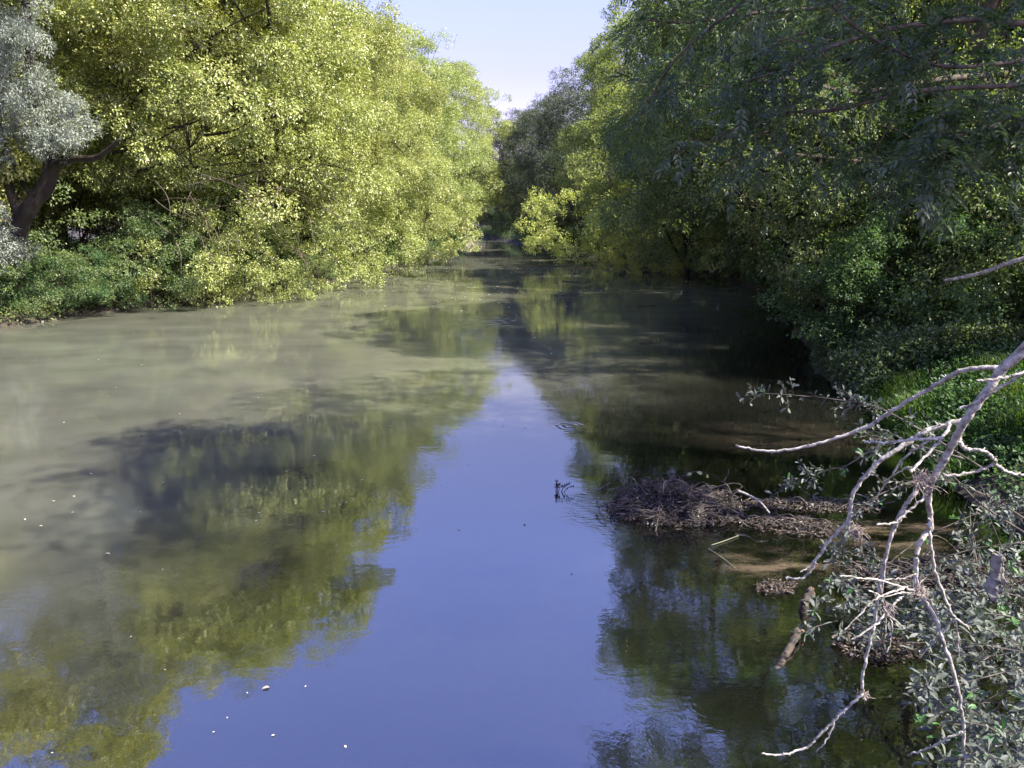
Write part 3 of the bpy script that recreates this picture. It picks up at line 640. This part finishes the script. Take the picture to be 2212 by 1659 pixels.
# ------------------------------------------------------------------ dead bleached branch, right foreground
def dead_branch():
    rg = np.random.default_rng(12); d0 = 3.5
    root = at(2300, 600, 3.0); e = empty('dead_branch', tuple(root)); tag(e, 'bare bleached dead branch forking down across the lower right water', 'branch')
    q = lambda pts, ds: np.array([at(u, v, dd) - root for (u, v), dd in zip(pts, np.interp(np.linspace(0, 1, len(pts)), np.linspace(0, 1, len(ds)), ds))])
    def limb(pts, ds, r0, r1, knobs=True):
        L_ = smooth_line(q(pts, ds), 7); L_[1:-1] += rg.normal(0, .0025, (len(L_) - 2, 3))
        out_ = [tube(L_, r0, r1, 8, .08, rg)]
        if knobs:
            T = norm(np.gradient(L_, axis=0))
            for k in range(max(3, len(L_) // 2)):
                i = rg.integers(1, len(L_) - 1); r_ = r0 + (r1 - r0) * i / len(L_); dd = norm(rg.normal(size=3) + T[i] * .3)
                out_.append(tube(np.array([L_[i], L_[i] + dd * r_ * 1.2, L_[i] + dd * r_ * rg.uniform(1.6, 2.8)]), r_ * .5, r_ * .2, 5))
        return out_
    main = [(2330, 580), (2260, 690), (2212, 754), (2168, 794), (2122, 859), (2085, 907), (2065, 944), (2044, 985), (2020, 1026), (2007, 1057), (2007, 1091), (2010, 1140), (2002, 1150), (1985, 1178), (1979, 1220), (1981, 1275), (2002, 1303), (2023, 1345), (2040, 1394), (2061, 1457), (2075, 1516), (2082, 1579), (2081, 1659), (2079, 1720)]
    L_ = smooth_line(q(main, [3.2, 3.4, 3.6, 3.5, 3.4]), 6); L_[1:-1] += rg.normal(0, .002, (len(L_) - 2, 3))
    rad = np.interp(np.linspace(0, 1, len(L_)), [0, .1, .22, .4, .55, .75, 1], [.029, .023, .018, .0145, .0125, .010, .0075]) * (1 + rg.uniform(-.1, .1, len(L_)))
    V, F, r = merge([tube(L_, 0, 0, 10, radii=rad)]); link('stem', mesh('dead_stem', V, F, M_pale, smooth=True), e)
    tw = [
        ([(2167, 795), (2088, 798), (2037, 822), (1969, 863), (1918, 893), (1867, 924), (1799, 948), (1731, 968), (1669, 975), (1622, 970), (1589, 962)], [3.42, 3.8, 4.1], .018, .008),
        ([(2260, 790), (2212, 805), (2174, 815), (2126, 822), (2108, 823)], [3.2, 3.25], .011, .007),
        ([(2230, 800), (2201, 812), (2140, 849), (2106, 870), (2071, 883)], [3.2, 3.3], .011, .008),
        ([(2085, 907), (2048, 917), (2003, 931), (1952, 962), (1901, 996), (1867, 1033), (1843, 1067), (1833, 1122), (1831, 1130), (1807, 1150), (1782, 1181), (1761, 1213), (1747, 1240), (1720, 1251), (1697, 1247)], [3.5, 3.6, 3.7], .020, .007),
        ([(1762, 1213), (1745, 1225), (1728, 1236)], [3.67, 3.65], .006, .003),
        ([(2049, 912), (2049, 924), (2031, 951), (1990, 996), (1966, 1019)], [3.5, 3.35], .013, .008),
        ([(2034, 946), (1969, 950), (1918, 956), (1867, 955)], [3.42, 3.5], .011, .007),
        ([(2015, 940), (2007, 951), (1952, 989), (1925, 1030), (1901, 1060), (1880, 1090)], [3.45, 3.7], .009, .005),
        ([(1985, 1000), (1940, 1020), (1905, 1042)], [3.6, 3.7], .006, .003),
        ([(2071, 935), (2071, 941), (2075, 958), (2090, 970), (2122, 973), (2145, 989), (2148, 1001), (2116, 1016), (2071, 1025), (2037, 1028)], [3.55, 3.4, 3.45], .014, .009),
        ([(2148, 1001), (2174, 1019), (2212, 1028), (2260, 1045)], [3.42, 3.4], .012, .008),
        ([(2010, 1035), (1985, 1053), (1959, 1088), (1942, 1115), (1925, 1160), (1911, 1213), (1901, 1261), (1890, 1338), (1877, 1394), (1863, 1457), (1861, 1497), (1828, 1530), (1800, 1558), (1768, 1589), (1744, 1614), (1709, 1626), (1674, 1631), (1645, 1628)], [3.55, 3.65, 3.7], .017, .007),
        ([(2000, 1070), (1990, 1080), (1967, 1100), (1946, 1120), (1925, 1130), (1894, 1133)], [3.5, 3.45], .010, .006),
        ([(1946, 1120), (1930, 1145), (1915, 1200), (1905, 1280)], [3.47, 3.5], .010, .007),
        ([(1803, 1556), (1789, 1593), (1775, 1612), (1763, 1624)], [3.72, 3.72], .008, .004),
        ([(1861, 1497), (1870, 1512)], [3.7, 3.7], .012, .007),
        ([(2008, 1120), (2009, 1150), (2016, 1213), (2034, 1275), (2061, 1331), (2089, 1352)], [3.55, 3.45], .013, .007),
        ([(2062, 1335), (2068, 1360), (2072, 1418)], [3.47, 3.47], .008, .004),
        ([(2060, 1338), (2030, 1372), (1985, 1422)], [3.47, 3.6], .008, .004),
        ([(1981, 1279), (1950, 1268), (1901, 1254), (1852, 1247), (1814, 1244)], [3.47, 3.4], .009, .005),
        ([(1978, 1239), (1950, 1250), (1915, 1253), (1895, 1255)], [3.47, 3.5], .007, .004),
        ([(1995, 1285), (1950, 1280), (1910, 1288), (1876, 1275)], [3.47, 3.4], .007, .004),
        ([(1960, 1268), (1929, 1279), (1887, 1296), (1860, 1325), (1824, 1361)], [3.45, 3.35], .008, .004),
        ([(1945, 1290), (1932, 1303), (1910, 1328), (1887, 1352), (1838, 1382)], [3.45, 3.4], .010, .006),
        ([(1901, 1254), (1905, 1290), (1915, 1324), (1935, 1342), (1955, 1357)], [3.45, 3.4], .007, .004),
        ([(1918, 1322), (1927, 1350), (1925, 1384), (1915, 1410)], [3.45, 3.4], .005, .003),
        ([(1912, 1322), (1914, 1350), (1912, 1380)], [3.45, 3.4], .004, .002),
        ([(2079, 1582), (2050, 1592), (2020, 1610), (1990, 1622), (1960, 1631)], [3.4, 3.5], .010, .006)]
    for pts, ds, r0, r1 in tw:
        V, F, r = merge(limb(pts, ds, r0 * .68, r1 * .72)); link('twig', mesh('dead_twig', V, F, M_pale, smooth=True), e)
    # old stringy flood rags caught in the forks
    for (u, v, dd, n, s, stretch) in [(1988, 1035, 3.5, 80, .032, (.6, .2)), (1984, 1278, 3.46, 60, .024, (1, .2)), (1846, 1145, 3.7, 70, .024, (.6, 1)), (1865, 1500, 3.7, 36, .016, (.5, 1)), (1915, 1310, 3.45, 50, .02, (.5, .8))]:
        c = at(u, v, dd) - root; ws = []
        for k in range(n):
            p0 = c + rg.normal(size=3) * s * .55; a = rg.normal(size=3) * s * 1.1 + np.array([stretch[0] * .3 * s, 0, -stretch[1] * s * 1.1])
            ws.append(tube(smooth_line([p0, p0 + a * .5 + rg.normal(size=3) * s * .35, p0 + a], 3), .0016, .0009, 3))
        V, F, r = merge(ws); link('flood_rag', mesh('flood_rag', V, F, M_rag), e)
    V, F, r = merge([tube(smooth_line(q([(1863, 1140), (1862, 1180), (1868, 1215)], [3.7, 3.7]), 4), .0016, .001, 3)]); link('string', mesh('string', V, F, M_rag), e)
M_rag = barkmat('flood_fibre', (.20, .15, .125), (.52, .42, .37), scale=40, stretch=1)
dead_branch()
# second pale stick reaching in from the right
root = at(2290, 535, 6.5); rgx = np.random.default_rng(2)
L_ = smooth_line([at(u, v, d) - root for u, v, d in [(2290, 535, 6.5), (2212, 558, 6.6), (2165, 573, 6.7), (2125, 588, 6.8), (2075, 600, 6.9), (2040, 606, 7)]], 6)
V, F, r = tube(L_, .024, .013, 8, .12, rgx)
tag(link('pale_stick', mesh('pale_stick', V, F, M_pale, smooth=True), None, tuple(root)), 'thin pale stick reaching in from the right edge before the dark foliage', 'branch')

# ------------------------------------------------------------------ dusty willow shrub, lower right
def willow():
    rg = np.random.default_rng(21); root = np.array([6.2, 5.6, .4]); e = empty('willow_shrub', tuple(root))
    tag(e, 'dusty grey green willow shrub filling the lower right corner over the water', 'shrub')
    def shoot(p0, p1, n_leaf, sag=.08, r=.006, name='stem', green=.03, L=.042, clear=0.):
        ln = np.linalg.norm(p1 - p0); m_ = (p0 + p1) / 2 + [0, 0, sag * ln] + rg.normal(size=3) * .03 * ln
        T = smooth_line([p0, m_, p1], 6); w_ = tube(T, r, .0018, 5)
        f = clear + (1 - clear) * rg.uniform(0, 1, n_leaf) ** .8; i = f * (len(T) - 1); i0 = np.minimum(i.astype(int), len(T) - 2); b = T[i0] + (T[i0 + 1] - T[i0]) * (i - i0)[:, None]
        dT = norm(T[i0 + 1] - T[i0]); D = dT * .5 + sphere_pts(rg, n_leaf) * .9 + [0, 0, .05]
        N = np.array([0, 0, 1.]) + rg.normal(size=(n_leaf, 3)) * .5
        b = b + norm(D) * .008
        hue = np.clip(rg.normal(.5, .22, n_leaf), 0, .93); hue[rg.random(n_leaf) < green] = 1.
        return w_, leaves(b, D, N, L * rg.uniform(.4, 1.35, n_leaf), L * .42 * rg.uniform(.5, 1.25, n_leaf), hue, .16, True)
    groups = []
    # named sprigs reaching left: polyline in the picture with real depth
    def sprig(pts, dd, dens, r=.008, side=.16, tipn=14):
        ws, lf = [], []
        P = np.array([at(u, v, d) - root for (u, v), d in zip(pts, np.linspace(dd[0], dd[1], len(pts)))]); T = smooth_line(P, 6)
        ws.append(tube(T, r, .002, 6, .05, rg))
        for k in range(dens):
            i = rg.integers(2, len(T)); d = norm(norm(T[min(i + 1, len(T) - 1)] - T[i - 1]) + rg.normal(size=3) * .7)
            a, b = shoot(T[i], T[i] + d * side * rg.uniform(.4, 1.1), rg.integers(7, 13), r=.002, L=.045); ws.append(a); lf.append(b)
        a, b = shoot(T[-4], T[-1] + (T[-1] - T[-3]) * 1.5, tipn, r=.002, L=.05, green=.2); ws.append(a); lf.append(b)
        V, F, _ = merge(ws); s = link('stem', mesh('willow_stem', V, F, M_twig, smooth=True), e)
        V, F, h = merge(lf); link('foliage', mesh('willow_foliage', V, F, M_dusty, h), s)
    sprig([(2120, 1010), (2040, 960), (1986, 927), (1910, 886), (1868, 873), (1800, 862), (1740, 856), (1690, 852), (1640, 850)], (5.2, 5.2), 26)
    sprig([(2080, 990), (1990, 965), (1930, 955), (1885, 970), (1830, 1005), (1790, 1015), (1740, 1035), (1705, 1050)], (5.0, 5.4), 26)
    sprig([(2212, 1150), (2120, 1090), (2060, 1030), (2010, 985), (1960, 955), (1880, 948)], (5.0, 4.8), 14)
    sprig([(2050, 1030), (1990, 1035), (1930, 1055), (1880, 1080), (1850, 1110), (1830, 1150)], (4.9, 4.8), 20)
    sprig([(2212, 1120), (2150, 1080), (2080, 1050), (2040, 1040)], (5.0, 4.6), 12)
    sprig([(1960, 1230), (1900, 1210), (1850, 1200), (1800, 1195)], (4.9, 4.8), 14, r=.004)
    # the main mass: a region in the picture between these outlines, spread in depth and height
    poly = [(2212, 1060), (2140, 1080), (2085, 1120), (2060, 1160), (2100, 1210), (1980, 1230), (1900, 1225), (1840, 1235), (1760, 1290), (1730, 1360), (1790, 1375), (1850, 1360), (1920, 1420), (1990, 1380), (1985, 1480), (2000, 1540), (2060, 1600), (2030, 1659), (2260, 1720), (2300, 1300)]
    px = np.array([p[0] for p in poly]); py = np.array([p[1] for p in poly])
    def inside(u, v):
        c = False; j = len(poly) - 1
        for i in range(len(poly)):
            if (py[i] > v) != (py[j] > v) and u < (px[j] - px[i]) * (v - py[i]) / (py[j] - py[i]) + px[i]: c = not c
            j = i
        return c
    ws, lf = [], []; cnt = 0; stems = []
    anchors = [np.array([x, y, z]) - root for x, y, z in [(5.6, 6.6, .3), (5.2, 5.2, .3), (4.9, 4.4, .3), (5.6, 4.0, .4), (4.9, 7.4, .2), (5.0, 3.4, .5)]]
    while cnt < 340:
        u, v = rg.uniform(1720, 2290), rg.uniform(1050, 1710)
        if not inside(u, v) or math.sin(u * .031 + 1) * math.sin(v * .037 + u * .01) < rg.uniform(-1.1, -.15): continue
        r_ = ray(u, v); tmax = (CAMZ - .12) / -r_[2]; g = rg.uniform(.74, 1.0)
        c = np.array([0, 0, CAMZ]) + r_ * tmax * g - root; cnt += 1
        a = min(anchors, key=lambda q: np.linalg.norm(q - c)); dr = norm(c - a + rg.normal(size=3) * .3)
        d = norm(dr * .6 + rg.normal(size=3) * [.7, .7, .35]); ln = rg.uniform(.12, .28)
        A, B = shoot(c - d * ln * .5, c + d * ln * .5, rg.integers(9, 19), r=.0028, L=.064, green=.02 + .1 * (rg.random() < .08)); ws.append(A); lf.append(B)
        if cnt % 8 == 0: stems.append(tube(smooth_line([a + rg.normal(size=3) * [.35, .35, .05], (a + c) / 2 + [0, 0, .12] + rg.normal(size=3) * .22, c], 5), .008, .003, 5))
    V, F, _ = merge(stems + ws); s = link('stem', mesh('willow_stems', V, F, M_twig, smooth=True), e)
    V, F, h = merge(lf); link('foliage', mesh('willow_mass', V, F, M_dusty, h), s)
    # fresh green shoots
    lf = []
    for (u, v, g) in [(2110, 1500, .8), (2090, 1530, .8), (2080, 1560, .82), (2150, 1290, .82), (2170, 1320, .82), (1990, 1560, .85), (2000, 1170, .85), (2190, 1345, .8), (2140, 1180, .85), (1850, 975, .75), (2060, 1120, .85), (2200, 1240, .8), (2120, 1330, .83), (1975, 1240, .9), (2170, 1600, .8)]:
        r_ = ray(u, v); c = np.array([0, 0, CAMZ]) + r_ * ((CAMZ - .1) / -r_[2]) * g - root; n = 7
        lf.append(leaves(np.repeat(c[None], n, 0), sphere_pts(rg, n) * [1, 1, .4] + [0, 0, .35], np.array([0, 0, 1.]) + rg.normal(size=(n, 3)) * .3, rg.uniform(.04, .07, n), rg.uniform(.02, .03, n), np.full(n, .8), .15, True))
    V, F, h = merge(lf); link('young_leaves', mesh('young_leaves', V, F, M_fresh, h), e)
M_fresh = leafmat('fresh_leaf', [(0, (.05, .13, .04)), (1, (.14, .28, .10))], trans=.4)
willow()

# torn rag hanging in the willow
def rag():
    rg = np.random.default_rng(8); o = at(2155, 1195, 4.7); nu, nv = 9, 14; V = []
    for j in range(nv):
        for i in range(nu):
            s = i / (nu - 1) - .5; t_ = j / (nv - 1); w_ = .035 + .075 * t_ * (1.6 - t_) * (1 + .15 * math.sin(t_ * 9))
            V.append((s * w_ + .02 * math.sin(t_ * 2.5), .035 * math.sin(s * 13 + t_ * 2) + .012 * rg.normal(), -t_ * .30 * (1 + .18 * math.sin(s * 14)) + .004 * rg.normal()))
    F = [(j * nu + i, j * nu + i + 1, (j + 1) * nu + i + 1, (j + 1) * nu + i) for j in range(nv - 1) for i in range(nu - 1)]
    m = barkmat('dirty_cloth', (.16, .145, .12), (.34, .31, .27), scale=18, stretch=1)
    o_ = link('torn_rag', mesh('torn_rag', V, F, m, smooth=True), None, tuple(o), (0, 0, .3)); sd = o_.modifiers.new('thick', 'SOLIDIFY'); sd.thickness = .003
    tag(o_, 'torn grey rag hanging from the willow at the right edge', 'rag')
rag()

# ------------------------------------------------------------------ driftwood pile in the water
def heap(name, cx, cy_, rx, ry, h_, nst, nlf, label, seed, rz=0, parts=True, bump_=.3, slen=(.1, .42)):
    rg = np.random.default_rng(seed); e = empty(name, (cx, cy_, 0), rz); tag(e, label, 'debris')
    n1, n2 = 60, 30; V = []
    def top(x, y):
        r_ = np.sqrt((x / rx) ** 2 + (y / ry) ** 2); r_ = r_ * (1 + .16 * np.sin(np.arctan2(y, x) * 5 + seed) + .10 * np.sin(np.arctan2(y, x) * 11 + 1)); b = np.maximum(0, 1 - r_) ** .8
        return h_ * b * (1 + bump_ * np.sin(x * 5 + seed) * np.sin(y * 9 + 1) + .25 * np.sin(x * 13) * np.cos(y * 17)) - .07 - .05 * (r_ > 1) * (r_ - 1)
    for j in range(n2):
        for i in range(n1):
            x = (i / (n1 - 1) * 2 - 1) * rx * 1.1; y = (j / (n2 - 1) * 2 - 1) * ry * 1.1; V.append((x, y, float(top(np.array(x), np.array(y))) + .012 * rg.normal()))
    F = [(j * n1 + i, j * n1 + i + 1, (j + 1) * n1 + i + 1, (j + 1) * n1 + i) for j in range(n2 - 1) for i in range(n1 - 1)]
    link('mud', mesh('heap_mud', V, F, M_mud), e)
    st = []
    for k in range(nst):
        a = rg.uniform(0, 6.28); s = math.sqrt(rg.random()) * 1.02; x, y = rx * s * math.cos(a), ry * s * math.sin(a); z = max(float(top(np.array(x), np.array(y))) + .07, .005)
        ln = rg.uniform(*slen) * (1 if rg.random() < .85 else 1.7); an = rg.normal(.1, .9) if rg.random() < .45 else rg.uniform(0, 6.28)
        d = np.array([math.cos(an), math.sin(an) * .8, rg.normal(.0, .3)]); p0 = np.array([x, y, z]) - d * ln / 2; p1 = np.array([x, y, z]) + d * ln / 2
        mid = (p0 + p1) / 2 + rg.normal(size=3) * ln * .12 + [0, 0, .02]; p0[2] = max(p0[2], -.03); p1[2] = max(p1[2], -.03)
        r_ = rg.uniform(.0022, .007) * (1 if rg.random() < .8 else 2.0); st.append(tube(smooth_line([p0, mid, p1], 4), r_, r_ * .5, 4))
    V, F, r = merge(st); link('sticks', mesh('heap_sticks', V, F, M_twig), e)
    if nlf:
        a = rg.uniform(0, 6.28, nlf); s = np.sqrt(rg.random(nlf)) * 1.05; x, y = rx * s * np.cos(a), ry * s * np.sin(a); z = np.maximum(top(x, y) + .05, 0) + rg.uniform(0, .04, nlf)
        V, F, r = leaves(np.stack([x, y, z], 1), rg.normal(size=(nlf, 3)) * [1, 1, .3], np.array([0, 0, 1.]) + rg.normal(size=(nlf, 3)) * .6, rg.uniform(.02, .055, nlf), rg.uniform(.01, .028, nlf), rg.random(nlf), .2)
        link('dead_leaves', mesh('heap_leaves', V, F, M_dead, r), e)
    return e, rg, top
M_mud = barkmat('wet_mud', (.008, .007, .006), (.03, .024, .02), scale=24, bump=.9, rough=.55, stretch=1)
e, rg, top = heap('driftwood_pile', 2.0, 8.75, .80, .50, .38, 520, 2600, 'dark heap of driftwood, twigs and dead leaves stranded in the water', 4, bump_=.55)
o = np.array([2.15, 8.75, 0])
for pts, r_ in [([(1620, 1060, 8.7), (1645, 1070, 8.6), (1670, 1085, 8.4), (1690, 1108, 8.25)], .016), ([(1590, 1040, 8.8), (1600, 1020, 8.9), (1597, 1012, 8.95)], .010),
                ([(1318, 1085, 8.8), (1316, 1062, 8.9), (1345, 1042, 9.1)], .010), ([(1315, 1085, 8.8), (1325, 1110, 8.5), (1337, 1132, 8.3)], .007),
                ([(1370, 1050, 9.1), (1385, 1030, 9.2), (1400, 1045, 9.1), (1380, 1065, 9.0)], .009), ([(1440, 1040, 9.2), (1425, 1050, 9.1), (1410, 1075, 8.9)], .012),
                ([(1490, 1085, 8.4), (1540, 1082, 8.5), (1590, 1090, 8.4)], .010), ([(1430, 1095, 8.5), (1455, 1080, 8.6), (1485, 1070, 8.7)], .008),
                ([(1500, 1030, 9.3), (1530, 1018, 9.4), (1570, 1028, 9.3), (1590, 1045, 9.1)], .004)]:
    V, F, r = tube(smooth_line([at(*p) - o for p in pts], 5), r_, r_ * .6, 7, .1, rg); link('stick', mesh('pile_stick', V, F, M_pale if r_ > .015 else M_twig, smooth=True), e)
for p_, d_, l_ in [((1520, 1022, 9.35), (-1, 0, -.4), .07), ((1530, 1020, 9.35), (1, 0, -.3), .08), ((1552, 1024, 9.3), (.3, 0, -1.), .06)]:
    V, F, r = leaves(np.array([at(*p_)]) - o, np.array([d_]), np.array([[0, -1, 1.]]), np.array([l_]), np.array([l_ * .65]), np.array([.7]), .1, True)
    link('vine_leaf', mesh('vine_leaf', V, F, M_goldpale, r), e)
heap('leaf_raft', 3.75, 8.9, .85, .22, .035, 120, 900, 'thin raft of floating leaves and twigs right of the driftwood heap', 5, rz=-.05, slen=(.05, .3))
heap('leaf_raft', 3.25, 8.25, .6, .28, .07, 120, 700, 'muddy raft of leaves behind the pale stick right of the driftwood heap', 6, rz=-.25, slen=(.05, .3))
heap('leaf_raft', 2.55, 6.75, .2, .12, .03, 30, 260, 'small clump of floating leaf litter in front of the brown submerged weed', 7, rz=.3, slen=(.03, .12))
heap('leaf_raft', 3.05, 5.75, .33, .26, .04, 50, 500, 'patch of floating leaves beside the broken log under the willow', 8, rz=.1, slen=(.03, .2))
heap('litter_bank', 4.3, 6.95, 1.0, .30, .12, 260, 1500, 'strip of leaf litter and twigs behind the willow shrub', 14, rz=-.03, slen=(.1, .5))

# broken log stubs standing in the shallow water
def log(name, pts, r0, r1, label, seed):
    rg = np.random.default_rng(seed); P = np.array([np.array([0, 0, CAMZ]) + ray(u, v) * (CAMZ - z) / -ray(u, v)[2] for u, v, z in pts]); o = P[0]; T = smooth_line(P - o, 6)
    T[1:-1] += rg.normal(0, .004, (len(T) - 2, 3)); parts = [tube(T, r0, r1, 10, .1, rg)]
    V, F, r = merge(parts); V = V + rg.normal(0, .003, V.shape); e = empty(name, tuple(o)); tag(e, label, 'log'); link('wood', mesh('log_wood', V, F, M_log, smooth=True), e)
    d = norm(T[-1] - T[-3]); sp = [tube(np.array([T[-1] + rg.normal(size=3) * r1 * .5, T[-1] + d * rg.uniform(.02, .06) + rg.normal(size=3) * .01]), r1 * .4, .002, 4) for k in range(9)]
    V, F, r = merge(sp); link('splinters', mesh('splinters', V, F, M_rust), e)
M_log = barkmat('peeling_log', (.015, .012, .010), (.11, .085, .068), scale=16, stretch=1)
M_rust = barkmat('rusty_wood', (.16, .08, .05), (.38, .24, .17), scale=20, stretch=1)
log('broken_log', [(1732, 1335, -.06), (1738, 1312, .03), (1740, 1290, .10), (1752, 1275, .13)], .042, .032, 'short broken log stub poking out of the water beside the willow', 1)
log('sunken_log', [(1655, 1490, -.10), (1682, 1440, -.01), (1706, 1398, .03), (1724, 1365, .05)], .022, .036, 'longer rotten log lying half sunk below the short broken stub', 2)

# submerged brown weed and bed litter seen through the shallow water
rg = np.random.default_rng(31); ws = []
for k in range(700):
    x, y = rg.normal(2.75, .5), rg.normal(7.3, .26); an = rg.normal(.1, .8); ln = rg.uniform(.06, .28); z = rg.choice([-.006, -.015, -.03, -.06])
    p = np.array([x, y, z]); d = np.array([math.cos(an), math.sin(an), 0]); ws.append(tube(smooth_line([p, p + d * ln * .5 + rg.normal(size=3) * [.03, .03, .002], p + d * ln + rg.normal(size=3) * [.03, .03, 0]], 3), .0045, .002, 3))
V, F, r = merge(ws); M_weed = barkmat('brown_weed', (.12, .08, .052), (.34, .24, .16), scale=9, stretch=1)
tag(link('submerged_weed', mesh('submerged_weed', V, F, M_weed)), 'brown weed lying under the shallow water left of the willow', 'water weed', kind='stuff')
ws = []
for k in range(900):
    x, y = rg.uniform(.8, 4.8), rg.uniform(4, 9.5); an = rg.uniform(0, 6.28); ln = rg.uniform(.08, .4); z = float(hgt(np.array(x), np.array(y))) + .02
    p = np.array([x, y, z]); d = np.array([math.cos(an), math.sin(an), .05]); ws.append(tube(np.array([p, p + d * ln * .5 + rg.normal(size=3) * .02, p + d * ln]), .005, .003, 3))
V, F, r = merge(ws); tag(link('bed_litter', mesh('bed_litter', V, F, M_twig)), 'sunken twigs on the bed of the shallow water at the lower right', 'bed litter', kind='stuff')

M_straw = barkmat('pale_straw', (.10, .10, .055), (.22, .21, .13), scale=12)
# grass blades floating by the heap
for k, (pts, lab) in enumerate([([(1595, 1157), (1566, 1168), (1535, 1178)], 'pale grass blade floating in front of the driftwood heap'), ([(1530, 1185), (1560, 1205), (1590, 1228)], 'pale straight stick floating left of the brown submerged weed')]):
    P = [np.array([0, 0, CAMZ]) + ray(u, v) * (CAMZ - .012) / -ray(u, v)[2] for u, v in pts]; V, F, r = tube(smooth_line(np.array(P) - P[0], 4), .008, .005, 5)
    tag(link('floating_straw', mesh('floating_straw', V, F, M_straw), None, tuple(P[0])), lab, 'straw')

# thin sticks lying on the far water
for (pts, r_, lab) in [([(1130, 579), (1180, 575), (1240, 577), (1330, 583)], .05, 'long drift stick lying on the water below the bright yellow bush'), ([(1215, 607), (1250, 610), (1262, 612)], .035, 'short drift stick nearer the viewer, in midstream right')]:
    P = [np.array([0, 0, CAMZ]) + ray(u, v) * (CAMZ - .02) / -ray(u, v)[2] for u, v in pts]; V, F, r = tube(smooth_line(np.array(P) - P[0], 5), r_, r_ * .5, 6, .2, rg)
    tag(link('drift_stick', mesh('drift_stick', V, F, M_barkmid), None, tuple(P[0])), lab, 'stick')

# ------------------------------------------------------------------ floating petals and leaves
V, F, h = leaves(np.zeros((1, 3)) + [-.5, 0, 0], np.array([[1., 0, 0]]), np.array([[0, 0, 1.]]), np.array([1.]), np.array([.6]), np.array([.6]), .12, True)
pet = mesh('petal', V, F, M_float, h)
V, F, h = leaves(np.zeros((1, 3)) + [-.5, 0, 0], np.array([[1., 0, 0]]), np.array([[0, 0, 1.]]), np.array([1.]), np.array([.5]), np.array([.95]), .3, True)
dlf = mesh('dead_leaf', V, F, M_dead, h)
rg = np.random.default_rng(55); spots = []
for k in range(170):
    u = rg.normal(1090, 120); v = 540 + abs(rg.normal(0, 75)); spots.append((u, v, rg.uniform(.07, .17)))
for k in range(46):
    spots.append((rg.uniform(20, 1300), rg.uniform(700, 1150) , rg.uniform(.02, .045)))
for k in range(7): spots.append((rg.uniform(0, 620), rg.uniform(1150, 1640), rg.uniform(.012, .02)))
n = 0
for u, v, s in spots:
    r_ = ray(u, v); p = np.array([0, 0, CAMZ]) + r_ * (CAMZ - .004) / -r_[2]
    if float(hgt(p[0], p[1])) > -.06: continue
    o = link('floating_petal', pet, None, tuple(p), (0, 0, rg.uniform(0, 6.28)), (s, s, s)); n += 1
    if v < 700: tag(o, 'tiny pale petal in the loose drift of petals on the far midstream', 'petal', 'petals on the far midstream')
    elif v < 1150: tag(o, 'tiny pale petal floating on the murky middle water', 'petal', 'petals on the murky middle water')
    else: tag(o, 'tiny pale petal on the dark reflection at the lower left', 'petal', 'petals at the lower left')
for (u, v, s, dead, lab) in [(746, 1612, .028, 0, 'pale petal on the blue water at the bottom, right one of a pair'), (590, 1588, .026, 0, 'pale petal on the blue water at the bottom, left one of a pair'), (660, 1482, .02, 0, 'small petal above the pair on the blue water'),
                             (574, 1486, .06, 1, 'dark leaf floating at the lower left edge of the sky reflection'), (160, 1072, .07, 1, 'pinkish dead leaf floating on the murky water at left'), (232, 1196, .06, 1, 'dead leaf floating where the left water turns dark'), (1133, 1133, .05, 1, 'dark leaf floating left of the driftwood heap')]:
    r_ = ray(u, v); p = np.array([0, 0, CAMZ]) + r_ * (CAMZ - .005) / -r_[2]
    tag(link('floating_leaf' if dead else 'floating_petal', dlf if dead else pet, None, tuple(p), (0, 0, rg.uniform(0, 6.28)), (s, s, s)), lab, 'leaf' if dead else 'petal')
# small leafy twig clump sticking out of the water left of the heap
rg = np.random.default_rng(91); P0 = np.array([0, 0, CAMZ]) + ray(1200, 1062) * CAMZ / -ray(1200, 1062)[2]; e = empty('leafy_snag', tuple(P0))
tag(e, 'small dark leafy twig clump rising from the water left of the driftwood heap', 'snag'); ws, lf = [], []
for k in range(9):
    tip = np.array([rg.normal(0, .11), rg.normal(0, .05), rg.uniform(.04, .15)]); T = smooth_line([[tip[0] * .3, 0, -.06], tip * .6 + [0, 0, .01], tip], 4); ws.append(tube(T, .006, .002, 4))
    n_ = 9; lf.append(leaves(T[rg.integers(4, len(T), n_)], rg.normal(size=(n_, 3)) + [0, 0, .4], rg.normal(size=(n_, 3)) + [0, 0, .6], rg.uniform(.02, .04, n_), rg.uniform(.01, .02, n_), rg.random(n_) * .5, .2, True))
V, F, r = merge(ws); link('twigs', mesh('snag_twigs', V, F, M_bark), e); V, F, r = merge(lf); link('leaves', mesh('snag_leaves', V, F, M_dead, r), e)
# twig tip standing in the water
P = [at(1240, 1262, 7.05), at(1243, 1250, 7.05), at(1234, 1238, 7.05)]; o = P[0].copy(); o[2] = -.02
V, F, r = merge([tube(np.array([P[0] - o - [0, 0, .05], P[1] - o, P[2] - o]), .009, .004, 5), tube(np.array([P[1] - o, P[1] - o + [.06, 0, .03]]), .008, .003, 5)])
tag(link('snag_tip', mesh('snag_tip', V, F, M_bark), None, tuple(o)), 'small black twig tip sticking out of the water below the heap', 'twig')
